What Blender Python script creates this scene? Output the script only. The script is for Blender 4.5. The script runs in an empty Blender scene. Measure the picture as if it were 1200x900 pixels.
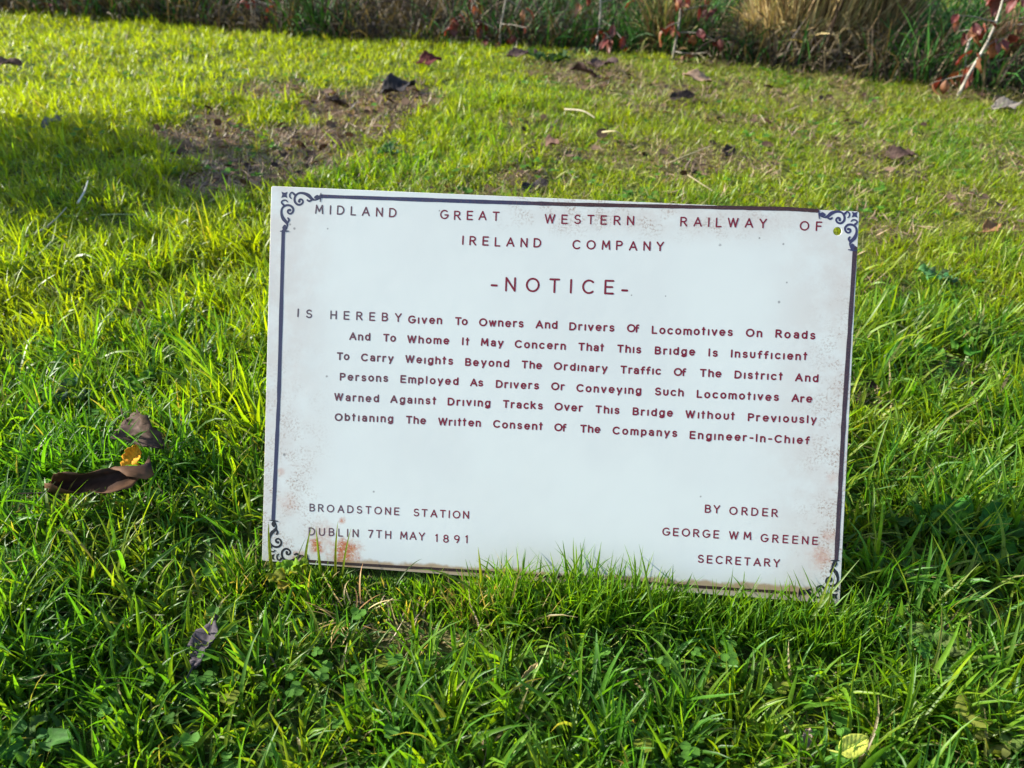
import bpy, math, random
import numpy as np
from mathutils import Vector, Matrix
R = math.radians
rng = np.random.default_rng(7)
random.seed(7)
scn = bpy.context.scene
COL = scn.collection

# ------------------------------------------------------------------ camera
FPX = 930.0                       # focal length in photo pixels (1200 wide)
PITCH, ROLL = R(33.0), R(0.93)
SIGN_Z = 0.013                    # height of the plate's lower edge above the soil
def up_cam(p, r): return np.array([math.sin(r)*math.cos(p), math.cos(r)*math.cos(p), math.sin(p)])
UPC = up_cam(PITCH, ROLL)
back = np.array([0, 0, 1.0])
FWD_H = -back - np.dot(-back, UPC)*UPC; FWD_H /= np.linalg.norm(FWD_H)
RIGHT = np.cross(FWD_H, UPC)
CW = np.stack([RIGHT, FWD_H, UPC])          # camera coords -> world (x right, y away, z up)
def ray_c(px, py): return np.array([(px-600)/FPX, -(py-450)/FPX, -1.0])
# plate corners from the photo, camera space
PC = np.array([ray_c(*p) for p in [(318,218),(1007,248),(984,708),(307,657)]])
A = np.c_[PC[0], -PC[1], PC[2], -PC[3]]
zz = np.linalg.svd(A)[2][-1]; zz = zz/zz[0]
PC = PC*zz[:, None]; PC *= 0.6/np.linalg.norm(PC[1]-PC[0])
PW = PC @ CW.T
CAMH = SIGN_Z - 0.5*(PW[2,2]+PW[3,2])
CAM = np.array([0, 0, CAMH])
PW = PW + CAM
def ray_w(px, py): return CW @ ray_c(px, py)
def ground(px, py, z=0.0):
    d = ray_w(px, py); t = (z-CAMH)/d[2]
    return CAM + d*t
cam = bpy.data.cameras.new('camera'); camo = bpy.data.objects.new('camera', cam); COL.objects.link(camo)
M = Matrix(CW.tolist()).to_4x4(); M.translation = Vector(CAM.tolist()); camo.matrix_world = M
cam.sensor_width = 36; cam.lens = 36*FPX/1200; cam.clip_start = 0.02; cam.clip_end = 3000
cam.dof.use_dof = True; cam.dof.focus_distance = 0.84; cam.dof.aperture_fstop = 8
scn.camera = camo
# ------------------------------------------------------------------ world, sun, exposure
SUN_EL = R(27); SUN_BACK = R(10)            # sun stands to the left, a little beyond the sign
sd = np.array([-math.cos(SUN_EL)*math.cos(SUN_BACK), math.cos(SUN_EL)*math.sin(SUN_BACK), math.sin(SUN_EL)])  # towards sun
w = bpy.data.worlds.new('World'); scn.world = w; w.use_nodes = True
nt = w.node_tree; bg = nt.nodes['Background']
sky = nt.nodes.new('ShaderNodeTexSky'); sky.sky_type = 'NISHITA'; sky.sun_disc = False
sky.sun_elevation = SUN_EL; sky.sun_rotation = math.atan2(sd[0], sd[1]) % (2*math.pi)
sky.air_density = 1.0; sky.dust_density = 1.0; sky.ozone_density = 1.0
nt.links.new(sky.outputs[0], bg.inputs[0]); bg.inputs[1].default_value = 0.13
sl = bpy.data.lights.new('sun', 'SUN'); sl.energy = 5.0; sl.angle = R(0.5); sl.color = (1.0, 0.95, 0.85)
so = bpy.data.objects.new('sun', sl); COL.objects.link(so)
so.rotation_euler = Vector((-sd).tolist()).to_track_quat('-Z', 'Y').to_euler()
scn.view_settings.view_transform = 'Standard'; scn.view_settings.look = 'None'
scn.view_settings.exposure = 1.37; scn.view_settings.gamma = 1.0
scn.view_settings.use_curve_mapping = False
scn.cycles.max_bounces = 8; scn.cycles.transmission_bounces = 6; scn.cycles.diffuse_bounces = 4

# ------------------------------------------------------------------ helpers
def tag(o, label=None, cat=None, group=None, kind=None):
    if label: o['label'] = label
    if cat: o['category'] = cat
    if group: o['group'] = group
    if kind: o['kind'] = kind
    return o
def mesh_np(name, V, F, mat=None, parent=None, colors=None, smooth=True, loc=None):
    """V (n,3) array, F (m,4) or (m,3) array or list"""
    me = bpy.data.meshes.new(name)
    if isinstance(F, np.ndarray):
        m, k = F.shape
        me.vertices.add(len(V)); me.vertices.foreach_set('co', np.ascontiguousarray(V, dtype=np.float32).ravel())
        me.loops.add(m*k); me.loops.foreach_set('vertex_index', F.astype(np.int32).ravel())
        me.polygons.add(m); me.polygons.foreach_set('loop_start', np.arange(0, m*k, k, dtype=np.int32))
        me.polygons.foreach_set('loop_total', np.full(m, k, dtype=np.int32))
        me.update(calc_edges=True)
    else:
        me.from_pydata([tuple(map(float, v)) for v in V], [], [tuple(int(i) for i in f) for f in F]); me.update()
    if smooth: me.polygons.foreach_set('use_smooth', np.ones(len(me.polygons), dtype=bool))
    if colors is not None:
        ca = me.color_attributes.new('tint', 'FLOAT_COLOR', 'POINT')
        c = np.ones((len(V), 4), dtype=np.float32); c[:, :3] = colors
        ca.data.foreach_set('color', c.ravel())
    if mat: me.materials.append(mat)
    o = bpy.data.objects.new(name, me); COL.objects.link(o)
    if parent is not None: o.parent = parent
    if loc is not None: o.location = loc
    return o
def empty(name, loc, rz=0):
    o = bpy.data.objects.new(name, None); COL.objects.link(o); o.empty_display_size = 0.05
    o.location = tuple(map(float, loc)); o.rotation_euler = (0, 0, rz); return o
def hsh(ix, iy, seed):
    h = (ix.astype(np.int64)*374761393 + iy.astype(np.int64)*668265263 + seed*974711) & 0x7fffffff
    h = ((h ^ (h >> 13))*1274126177) & 0x7fffffff
    return ((h ^ (h >> 16)) & 0xffff)/65535.0
def noise(x, y, s, seed=0):
    x = np.asarray(x)/s; y = np.asarray(y)/s
    ix = np.floor(x); iy = np.floor(y); fx = x-ix; fy = y-iy
    fx = fx*fx*(3-2*fx); fy = fy*fy*(3-2*fy)
    a = hsh(ix, iy, seed); b = hsh(ix+1, iy, seed); c = hsh(ix, iy+1, seed); d = hsh(ix+1, iy+1, seed)
    return (a*(1-fx)+b*fx)*(1-fy) + (c*(1-fx)+d*fx)*fy
def sstep(a, b, x):
    t = np.clip((np.asarray(x)-a)/(b-a), 0, 1); return t*t*(3-2*t)

# plate frame (local metres: x right, y up the plate, z out of its face)
ex = PW[1]-PW[0]; ex /= np.linalg.norm(ex)
ny = np.cross(ex, (PW[0]-PW[3])); ny /= np.linalg.norm(ny)      # out of the face, towards the viewer
ey = np.cross(ny, ex)
P0 = PW[3].copy()                                               # lower left corner
MP = Matrix(((ex[0],ey[0],ny[0],P0[0]),(ex[1],ey[1],ny[1],P0[1]),(ex[2],ey[2],ny[2],P0[2]),(0,0,0,1)))
def plate_xy(px, py):
    d = ray_w(px, py); t = np.dot(P0-CAM, ny)/np.dot(d, ny); p = CAM+d*t-P0
    return np.array([np.dot(p, ex), np.dot(p, ey)])
def to_plate(P):
    q = P-P0; return q@ex, q@ey, q@ny

def terrain(x, y):
    h = (noise(x, y, 0.55, 1)-.5)*0.03 + (noise(x, y, 0.17, 2)-.5)*0.014 + (noise(x, y, 0.06, 3)-.5)*0.006
    base_y = P0[1] + (x-P0[0])*(ex[1]/ex[0])
    near = np.exp(-((y-base_y)/0.12)**2)*sstep(P0[0]-.2, P0[0], x)*(1-sstep(P0[0]+.6, P0[0]+.8, x))
    far = 1 - sstep(8, 14, np.hypot(x, y))
    return (h*(1-near) - 0.002*near)*far

# ------------------------------------------------------------------ lawn zones (ground ellipses, in metres)
def ell(px, py, rx, ry, k=1.0):
    c = ground(px, py); a = ground(px+rx, py); b0 = ground(px, py-ry); b1 = ground(px, py+ry)
    return (c[0], 0.5*(b0[1]+b1[1]), abs(a[0]-c[0]), 0.5*abs(b0[1]-b1[1]), k)
BARE = [ell(*e) for e in [(300,115,50,10,.9),(430,126,82,16,1.0),(465,106,30,7,.9),(235,165,50,26,1.0),(365,160,60,18,1.0),(320,192,85,24,.9),(430,150,50,12,.7),
        (262,220,62,20,1.0),(420,180,60,12,.5),(690,92,60,14,.55),(660,78,40,5,.6),(790,112,45,10,.45),(640,152,50,10,.35),(690,180,70,14,.4),(840,190,60,14,.6),
        (620,212,45,9,.7),(1050,182,36,9,.5),(745,130,60,12,.3),(960,120,70,12,.35),(1165,268,35,8,.8),(1040,205,60,10,.5),
        (1190,508,35,14,.9),(500,735,80,34,.34),(470,790,60,26,.28),(400,715,50,16,.35),(990,600,0.1,0.1,0),(1130,455,25,20,.6),(1025,470,22,16,.6),
        (160,365,22,12,.6),(950,880,50,20,.6),(115,600,80,22,.5),(700,760,30,18,.3),(1150,110,60,14,.4),(900,120,50,10,.25)]]
def bare(x, y):
    v = np.zeros_like(np.asarray(x, float))
    jx = x + (noise(x, y, .09, 11)-.5)*.12; jy = y + (noise(x, y, .09, 12)-.5)*.16
    for cx, cy, rx, ry, k in BARE:
        d = ((jx-cx)/rx)**2 + ((jy-cy)/max(ry, .03))**2
        v = np.maximum(v, k*(1-sstep(.5, 1.5, d)))
    v = np.maximum(v, .46*sstep(.60, .8, noise(x, y, .13, 13))*mossy(x, y))
    return v
def mossy(x, y):
    """0 = lush lawn at the left, 1 = short mossy worn turf at the right and far middle"""
    g = ground(470, 60)
    t = x - (-0.35 + 0.16*(y-1.2))
    return sstep(-.2, .5, t + (noise(x, y, .4, 14)-.5)*.5)*sstep(1.0, 1.5, y)

# ------------------------------------------------------------------ materials
def new_mat(name):
    m = bpy.data.materials.new(name); m.use_nodes = True
    return m, m.node_tree, m.node_tree.nodes['Principled BSDF']
def N(nt, typ, **kw):
    n = nt.nodes.new(typ)
    for k, v in kw.items():
        if k.startswith('i_'):
            key = k[2:]; n.inputs[int(key) if key.isdigit() else key].default_value = v
        else: setattr(n, k, v)
    return n
def leaf_mat(name, trans=.4, rough=.42, spec=.5, shift=(1.5, 1.25, .35), bumps=None):
    m, nt, b = new_mat(name)
    at = N(nt, 'ShaderNodeAttribute', attribute_name='tint')
    tc = N(nt, 'ShaderNodeTexCoord')
    nz = N(nt, 'ShaderNodeTexNoise'); nz.inputs['Scale'].default_value = 160; nz.inputs['Detail'].default_value = 2
    nt.links.new(tc.outputs['Object'], nz.inputs['Vector'])
    mr = N(nt, 'ShaderNodeMapRange'); mr.inputs[1].default_value = .3; mr.inputs[2].default_value = .7; mr.inputs[3].default_value = .82; mr.inputs[4].default_value = 1.18
    nt.links.new(nz.outputs[0], mr.inputs[0])
    mul = N(nt, 'ShaderNodeVectorMath', operation='MULTIPLY'); nt.links.new(at.outputs['Color'], mul.inputs[0]); nt.links.new(mr.outputs[0], mul.inputs[1])
    nt.links.new(mul.outputs[0], b.inputs['Base Color'])
    b.inputs['Roughness'].default_value = rough; b.inputs['Specular IOR Level'].default_value = spec
    tr = N(nt, 'ShaderNodeBsdfTranslucent')
    mu = N(nt, 'ShaderNodeVectorMath', operation='MULTIPLY'); mu.inputs[1].default_value = shift
    nt.links.new(mul.outputs[0], mu.inputs[0]); nt.links.new(mu.outputs[0], tr.inputs[0])
    mx = N(nt, 'ShaderNodeMixShader'); mx.inputs[0].default_value = trans
    nt.links.new(b.outputs[0], mx.inputs[1]); nt.links.new(tr.outputs[0], mx.inputs[2])
    nt.links.new(mx.outputs[0], nt.nodes['Material Output'].inputs[0])
    return m
MG = leaf_mat('grass_blade', .5, .42, .35, (1.9, 1.8, .3))
MW = leaf_mat('weed_leaf', .35, .7, .12, (1.9, 1.7, .35))
MH = leaf_mat('hedge_blade', .2, .6, .2, (1.4, 1.2, .5))
MD = leaf_mat('dry_leaf', .12, .7, .12, (1.3, .9, .5))
MS = leaf_mat('straw', .25, .5, .4, (1.2, 1.0, .6))
MB = leaf_mat('beech_leaf', .25, .5, .4, (1.7, .8, .35))
def ground_mat():
    m, nt, b = new_mat('soil_and_thatch')
    tc = N(nt, 'ShaderNodeTexCoord'); at = N(nt, 'ShaderNodeAttribute', attribute_name='tint')
    n1 = N(nt, 'ShaderNodeTexNoise'); n1.inputs['Scale'].default_value = 45; n1.inputs['Detail'].default_value = 8
    n2 = N(nt, 'ShaderNodeTexNoise'); n2.inputs['Scale'].default_value = 320; n2.inputs['Detail'].default_value = 4
    for n in (n1, n2): nt.links.new(tc.outputs['Object'], n.inputs['Vector'])
    r = N(nt, 'ShaderNodeValToRGB'); cr = r.color_ramp
    cr.elements[0].position = .3; cr.elements[0].color = (.35, .3, .25, 1); cr.elements[1].position = .72; cr.elements[1].color = (1.7, 1.6, 1.45, 1)
    nt.links.new(n1.outputs[0], r.inputs[0])
    mul = N(nt, 'ShaderNodeVectorMath', operation='MULTIPLY'); nt.links.new(at.outputs['Color'], mul.inputs[0]); nt.links.new(r.outputs[0], mul.inputs[1])
    nt.links.new(mul.outputs[0], b.inputs['Base Color']); b.inputs['Roughness'].default_value = .9; b.inputs['Specular IOR Level'].default_value = .15
    bp = N(nt, 'ShaderNodeBump'); bp.inputs['Strength'].default_value = .7; bp.inputs['Distance'].default_value = .006
    nt.links.new(n2.outputs[0], bp.inputs['Height']); nt.links.new(bp.outputs[0], b.inputs['Normal'])
    return m
def bark_mat(name, c1, c2, sc=60):
    m, nt, b = new_mat(name)
    tc = N(nt, 'ShaderNodeTexCoord'); n1 = N(nt, 'ShaderNodeTexNoise'); n1.inputs['Scale'].default_value = sc; n1.inputs['Detail'].default_value = 6
    nt.links.new(tc.outputs['Object'], n1.inputs['Vector'])
    r = N(nt, 'ShaderNodeValToRGB'); r.color_ramp.elements[0].position = .35; r.color_ramp.elements[0].color = (*c1, 1); r.color_ramp.elements[1].position = .65; r.color_ramp.elements[1].color = (*c2, 1)
    nt.links.new(n1.outputs[0], r.inputs[0]); nt.links.new(r.outputs[0], b.inputs['Base Color']); b.inputs['Roughness'].default_value = .75
    bp = N(nt, 'ShaderNodeBump'); bp.inputs['Strength'].default_value = .5; bp.inputs['Distance'].default_value = .002
    nt.links.new(n1.outputs[0], bp.inputs['Height']); nt.links.new(bp.outputs[0], b.inputs['Normal'])
    return m

# ------------------------------------------------------------------ ground sheet
def axis(lo, hi, step, far):
    a = list(np.arange(lo, hi+1e-6, step)); v, s = hi, step
    while v < far: s *= 1.35; v += s; a.append(v)
    v, s = lo, step; pre = []
    while v > -far: s *= 1.35; v -= s; pre.append(v)
    return np.array(pre[::-1]+a)
xs = axis(-2.2, 2.6, .022, 1500); ys = axis(.1, 4.2, .022, 1500)
GX, GY = np.meshgrid(xs, ys); gx = GX.ravel(); gy = GY.ravel()
gz = terrain(gx, gy)
nx, nyy = len(xs), len(ys)
idx = np.arange(nx*nyy).reshape(nyy, nx)
F = np.stack([idx[:-1,:-1], idx[:-1,1:], idx[1:,1:], idx[1:,:-1]], -1).reshape(-1, 4)
bb = bare(gx, gy)[:, None]; mm = mossy(gx, gy)[:, None]
gc = (1-mm)*np.array([.060,.090,.020]) + mm*np.array([.095,.115,.022])
gc = gc*(1-bb) + bb*np.array([.12,.082,.055])*(.5+1.0*noise(gx, gy, .05, 61))[:, None]
mesh_np('lawn_ground', np.c_[gx, gy, gz], F, ground_mat(), colors=gc)['kind'] = 'structure'

# ------------------------------------------------------------------ blades
def blades(P, az, L, W, lean, curl, col_base, col_tip, nseg=6, fold=True, tw=None, roll=None, plate=True, floor=True):
    n = len(P)
    if tw is None: tw = rng.normal(0, .5, n)
    if roll is None: roll = rng.normal(0, .5, n)
    T = np.linspace(0, 1, nseg+1)
    pts = np.zeros((n, nseg+1, 3)); pts[:, 0] = P
    ctr = P.copy()
    dirs = []
    for j, t in enumerate(T):
        th = lean + curl*t**1.4; a = az + tw*t
        d = np.stack([np.sin(th)*np.cos(a), np.sin(th)*np.sin(a), np.cos(th)], -1); dirs.append(d)
        if j: ctr = ctr + (d+dirs[j-1])*.5*(L/nseg)[:, None]; pts[:, j] = ctr
    if floor:
        gz = terrain(pts[:,:,0], pts[:,:,1]) + .002 + .004*rng.random(n)[:, None]
        pts[:,:,2] = np.where(np.arange(nseg+1)[None, :] > 0, np.maximum(pts[:,:,2], gz), pts[:,:,2])
    k = 3 if fold else 2
    V = np.zeros((n, nseg+1, k, 3)); C = np.zeros((n, nseg+1, k, 3))
    for j, t in enumerate(T):
        a = az + tw*t
        side = np.stack([-np.sin(a), np.cos(a), np.zeros(n)], -1)
        nor = np.cross(side, dirs[j])
        rr = roll*(0.4+t)
        side2 = side*np.cos(rr)[:, None] + nor*np.sin(rr)[:, None]; nor2 = np.cross(side2, dirs[j])
        wj = (W*.5*min(1, .62+1.4*t)*max(.03, (1-t**2.2)**.8))[:, None]
        V[:, j, 0] = pts[:, j]-side2*wj; V[:, j, -1] = pts[:, j]+side2*wj
        if fold: V[:, j, 1] = pts[:, j]+nor2*wj*.45
        cc = col_base*(1-t)+col_tip*t
        C[:, j] = cc[:, None, :]
    if plate:
        q = V-P0; u = q@ex; v = q@ey; d = q@ny
        rd = ((P-P0)@ny) + 0*P[:, 0]
        inside = (u > -.004) & (u < .606) & (v < .40) & (v > -.01)
        fr = (rd > 0)[:, None, None]
        push = np.where(inside & fr & (d < .0022), .0022-d, 0) + np.where(inside & ~fr & (d > -.003), -.003-d, 0)
        V += push[..., None]*ny
    m = (nseg+1)*k
    b = (np.arange(n)*m)[:, None, None]
    j = np.arange(nseg)[None, :, None]*k; s = np.arange(k-1)[None, None, :]
    a0 = (b+j+s).ravel()
    F = np.stack([a0, a0+1, a0+1+k, a0+k], -1)
    return V.reshape(-1, 3), F, C.reshape(-1, 3)
def merge(parts):
    off = 0; Vs, Fs, Cs = [], [], []
    for V, F, C in parts: Vs.append(V); Fs.append(F+off); Cs.append(C); off += len(V)
    return np.concatenate(Vs), np.concatenate(Fs), np.concatenate(Cs)

def lawn(y0, y1, nt_, per, nloose, nseg, fold, wmul, lmul, margin=.45):
    """tufts + loose blades between depth y0 and y1"""
    def scatter(n):
        y = np.sqrt(rng.random(n)*(y1**2-y0**2)+y0**2) if y1 > 1.6 else y0+(y1-y0)*rng.random(n)
        hw = .72*np.hypot(y, CAMH)+margin
        return (rng.random(n)*2-1)*hw, y
    tx, ty = scatter(nt_)
    tl = rng.lognormal(0, .28, nt_)
    rad = rng.uniform(.004, .016, nt_)*wmul**.5
    taz = rng.normal(0, 1, nt_)
    thue = rng.random(nt_)
    ti = np.repeat(np.arange(nt_), per)
    phi = rng.random(len(ti))*2*np.pi; rr = rad[ti]*np.sqrt(rng.random(len(ti)))*1.3
    x = tx[ti]+rr*np.cos(phi); y = ty[ti]+rr*np.sin(phi)
    lx, ly = scatter(nloose)
    x = np.r_[x, lx]; y = np.r_[y, ly]
    az = np.r_[phi + rng.normal(0, .5, len(ti)), rng.random(nloose)*2*np.pi]
    tufted = np.r_[np.ones(len(ti)), np.zeros(nloose)]
    size = np.r_[tl[ti], rng.lognormal(-.15, .35, nloose)]
    hue = np.r_[thue[ti], rng.random(nloose)]
    B = bare(x, y); Mo = mossy(x, y)
    # rows in front of the plate's foot: lower where the photo shows the edge
    u = (x-P0[0])/ex[0]; base_y = P0[1]+(x-P0[0])*ex[1]/ex[0]; dy = base_y - y
    infront = (u > -.02) & (u < .62) & (dy > -.02) & (dy < .075)
    hi = np.interp(u, [0,.04,.06,.09,.12,.20,.23,.25,.33,.36,.385,.40,.47,.52,.58,.62], [.5,.6,1,.6,.45,.45,.8,.75,.9,1.05,.7,.9,.8,.5,.7,.75])
    hi *= np.interp(u, [.0,.1,.21,.25,.6],[.6,.5,.55,1,1])
    L = (.046+.020*rng.random(len(x)))*size*lmul
    L *= (1-.32*Mo)*(1-.58*B)
    L *= .75+.55*noise(x, y, .16, 21)
    L = np.where(infront, L*hi*(.7+.3*np.clip(dy/.075, 0, 1)), L)
    L = np.clip(L, .010, .125)
    keep = rng.random(len(x)) > B*.76
    keep &= ~((dy > -.012) & (dy < .0035) & (u > -.004) & (u < .604))
    # behind and under the leaning plate only low stems
    sh = (u > -.0) & (u < .6) & (dy <= -.012) & (dy > -.17)
    L = np.where(sh, np.minimum(L, .02+(-dy)*.9), L)
    Wd = (.0021+.0019*rng.random(len(x)))*wmul*(.75+.35*np.clip(size, .5, 1.6)) * (1-.2*Mo)
    n = len(x)
    lean = np.abs(rng.normal(.28, .28, n)) + .35*(1-tufted)*rng.random(n)
    curl = np.abs(rng.normal(.75, .55, n))
    flat = rng.random(n) < .14
    lean = np.where(flat, rng.uniform(.9, 1.35, n), lean)
    # colours
    big = noise(x, y, .45, 31); med = noise(x, y, .11, 32)
    g1 = np.array([.058,.175,.016]); g2 = np.array([.128,.245,.014]); g3 = np.array([.190,.272,.008])
    mix = np.clip(.20+.55*(hue-.5)+.85*(med-.5)+.5*(big-.5) + .28*sstep(.9, 1.4, y) + .62*sstep(1.8, 2.7, y)*(1-Mo) + .36*Mo + rng.normal(0, .22, n)
                  + .40*sstep(-.15, -.45, x)*sstep(.72, .95, y), 0, 1)[:, None]
    tip = np.where(mix < .5, g1*(1-2*mix)+g2*2*mix, g2*(2-2*mix)+g3*(2*mix-1))
    tip = tip*(.62+.66*rng.random(n))[:, None]
    wide = rng.random(n) < .06; Wd = np.where(wide, Wd*1.55, Wd)
    ol = (sstep(.5, .75, noise(x, y, .2, 35))*(rng.random(n) < .35)*.6)[:, None]; tip = tip*(1-ol)+ol*np.array([.18,.23,.025])
    basec = tip*np.array([1.25,1.0,1.3])*.9
    dead = rng.random(n) < (.025+.55*B+.10*Mo)
    sc = np.array([.30,.235,.12])*(.45+.8*rng.random(n))[:, None]
    tip = np.where(dead[:, None], sc, tip); basec = np.where(dead[:, None], sc*.85, basec)
    tipdead = (rng.random(n) < .035) & ~dead
    tip = np.where(tipdead[:, None], np.array([.26,.22,.09]), tip)
    L = np.where(dead, L*.8, L); lean = np.where(dead, lean*.6+.8*rng.random(n), lean); curl = np.where(dead, curl*1.3, curl)
    Wd = np.where(dead, Wd*.75, Wd)
    P = np.c_[x, y, terrain(x, y)-.002]
    k = keep
    return blades(P[k], az[k], L[k], Wd[k], lean[k], curl[k], basec[k], tip[k], nseg, fold)
parts_near = lawn(.20, .95, 2500, 15, 17000, 5, True, 1.05, .84)
parts_near2 = lawn(.95, 1.50, 2600, 13, 16000, 5, False, .95, .86)
n = 3300; u_ = rng.random(n)*.66-.03; d_ = .0045+.055*rng.random(n)**1.3; x = P0[0]+u_*ex[0]; y = P0[1]+u_*ex[1]-d_
hi = (.55+.85*noise(u_*1.0, u_*0, .022, 71))*np.interp(u_, [-.03,0,.04,.06,.10,.20,.23,.25,.33,.37,.40,.47,.52,.58,.63], [1,.6,.9,1.3,.65,.6,1.15,1.2,1.6,1.8,1.4,1.45,.8,1.0,1])
m1 = rng.random(n)[:, None]; cf = (np.array([.058,.170,.015])*(1-m1)+np.array([.13,.225,.010])*m1)*(.75+.5*rng.random(n))[:, None]
dd = rng.random(n) < .10*(u_ < .3); cf = np.where(dd[:, None], np.array([.30,.24,.11]), cf)
filler = blades(np.c_[x, y, terrain(x, y)-.002], rng.random(n)*6.283, np.clip(rng.uniform(.020, .052, n)*hi, .012, .078), rng.uniform(.0017, .0032, n), np.abs(rng.normal(.22, .25, n)), np.abs(rng.normal(.55, .45, n)), cf, cf, 5, True)
parts_near = merge([parts_near, parts_near2, filler])
parts_mid = lawn(1.50, 2.7, 9500, 9, 40000, 3, False, .92, .64)
parts_far = lawn(2.7, 5.3, 19000, 8, 60000, 2, False, 1.15, .52)
mesh_np('lawn_grass', parts_near[0], parts_near[1], MG, colors=parts_near[2])
tag(bpy.data.objects['lawn_grass'], 'long green grass blades around and in front of the sign', 'grass', kind='stuff')
Vm, Fm, Cm = merge([parts_mid, parts_far])
tag(mesh_np('short_lawn_grass', Vm, Fm, MG, colors=Cm), 'short sunlit yellow green turf stretching from behind the sign to the hedge', 'grass', kind='stuff')

# moss and thatch: short flat dead and olive scraps close to the soil
def thatch(n, y0, y1, lmul, wmul):
    y = np.sqrt(rng.random(n)*(y1**2-y0**2)+y0**2); x = (rng.random(n)*2-1)*(.72*np.hypot(y, CAMH)+.35)
    B = bare(x, y); Mo = mossy(x, y)
    k = rng.random(n) < (.10+1.1*B+.22*Mo); x, y, B, Mo = x[k], y[k], B[k], Mo[k]; n = len(x)
    L = rng.uniform(.012, .04, n)*lmul; W = rng.uniform(.001, .0024, n)*wmul
    c = np.where((rng.random(n) < .25+.5*B)[:, None], np.array([.33,.235,.145]), np.array([.24,.26,.045]))*(.4+.9*rng.random(n))[:, None]
    c = np.where((rng.random(n) < .3*B)[:, None], np.array([.075,.045,.032]), c)
    P = np.c_[x, y, terrain(x, y)+.002+.010*rng.random(n)]
    return blades(P, rng.random(n)*6.283, L, W, rng.uniform(.75, 1.6, n), rng.normal(0, .5, n), c, c, 2, False)
Vt, Ft, Ct = merge([thatch(26000, .25, 1.5, 1, 1), thatch(88000, 1.5, 3.3, 1.2, 1.5), thatch(30000, 3.3, 5.0, 1.6, 2.4)])
tag(mesh_np('dead_thatch', Vt, Ft, MS, colors=Ct), 'matted dead brown grass scraps lying over the bare patches of the lawn', 'thatch', kind='stuff')

def disc_leaves(P, az, Rr, tilt, c, lobes=7, plate=True):
    n = len(P); ang = np.linspace(-1, 1, lobes)*2.5
    # outline: heart-like leaflet: stalk at 0, points round
    t = np.linspace(0, 2*np.pi, 9)[:-1]
    rx = .5+.5*np.cos(t)*-1; ox = rx*1.0; oy = .48*np.sin(t)*(1+.15*np.cos(t))
    ox = np.where(np.arange(8) == 4, .88, ox)
    loc = np.zeros((9, 3)); loc[0] = (.5, 0, -.10); loc[1:, 0] = ox; loc[1:, 1] = oy; loc[1:, 2] = .05*np.cos(2*t)
    ct, st = np.cos(tilt), np.sin(tilt); ca, sa = np.cos(az), np.sin(az)
    X = Rr[:, None]*loc[None, :, 0]; Y = Rr[:, None]*loc[None, :, 1]; Z = Rr[:, None]*loc[None, :, 2]
    X2 = X*ct[:, None]-Z*st[:, None]; Z2 = X*st[:, None]+Z*ct[:, None]
    V = np.stack([P[:, 0:1]+X2*ca[:, None]-Y*sa[:, None], P[:, 1:2]+X2*sa[:, None]+Y*ca[:, None], P[:, 2:3]+Z2], -1)
    if plate:
        q = V-P0; u = q@ex; v = q@ey; d = q@ny
        fr = (((P-P0)@ny) > 0)[:, None]; ins = (u > -.004) & (u < .606) & (v < .4)
        V += (np.where(ins & fr & (d < .0022), .0022-d, 0)+np.where(ins & ~fr & (d > -.003), -.003-d, 0))[..., None]*ny
    i = np.arange(8); f = np.stack([np.zeros(8, int), 1+i, 1+(i+1) % 8], -1)
    F = (np.arange(n)*9)[:, None, None]+f[None]
    return V.reshape(-1, 3), F.reshape(-1, 3), np.repeat(c, 9, axis=0)*np.tile(np.r_[[1.15], np.ones(8)*.95], n)[:, None]
def clover(nplants, y0, y1, size):
    y = y0+(y1-y0)*rng.random(nplants); x = (rng.random(nplants)*2-1)*(.72*np.hypot(y, CAMH)+.3)
    cl = noise(x, y, .14, 41); by = P0[1]+(x-P0[0])*ex[1]/ex[0]-y; k = ((cl > .55) | (rng.random(nplants) < .10)) & ~((by > -.035) & (by < .06) & (x > P0[0]-.02) & (x < P0[0]+.62)); x, y = x[k], y[k]; n = len(x)
    z = terrain(x, y)+rng.uniform(.010, .034, n)*(1-.4*mossy(x, y)); az = rng.random(n)*6.283
    r = rng.uniform(.005, .0105, n)*size; col = np.array([.055,.135,.018])*(.7+.9*rng.random(n))[:, None]
    yl = rng.random(n) < .10; col = np.where(yl[:, None], np.array([.14,.17,.02]), col)
    til = rng.normal(.05, .25, n)
    P = np.c_[x, y, z]
    out = [disc_leaves(P, az+k*2.094, r, til+rng.normal(0, .15, n), col) for k in range(3)]
    stalk = blades(np.c_[x, y, terrain(x, y)-.002], az, np.maximum(z-terrain(x, y), .005), np.full(n, .0011), np.full(n, .02), np.full(n, .05), col, col, 1, False, plate=False)
    return out, stalk
n = 16000; y = np.sqrt(rng.random(n)*(4.4**2-.9**2)+.9**2); x = (rng.random(n)*2-1)*(.72*np.hypot(y, CAMH)+.3)
k = rng.random(n) < (bare(x, y)*.75-.1+.035*mossy(x, y)); x, y = x[k], y[k]; n = len(x)
c = np.where((rng.random(n) < .6)[:, None], np.array([.055,.032,.022]), np.array([.17,.11,.07]))*(.4+rng.random(n))[:, None]
lf = disc_leaves(np.c_[x, y, terrain(x, y)+.006+.014*rng.random(n)], rng.random(n)*6.28, rng.uniform(.010, .034, n), rng.normal(0, .45, n), c)
tag(mesh_np('leaf_scraps', lf[0], lf[1], MD, colors=lf[2]), 'small broken brown leaf scraps on the worn patches of the lawn', 'leaf litter', kind='stuff')
c1, s1 = clover(2600, .25, 1.6, 1.0); c2, s2 = clover(3000, 1.6, 3.6, 1.5)
Vc, Fc, Cc = merge(c1+c2)
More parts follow.
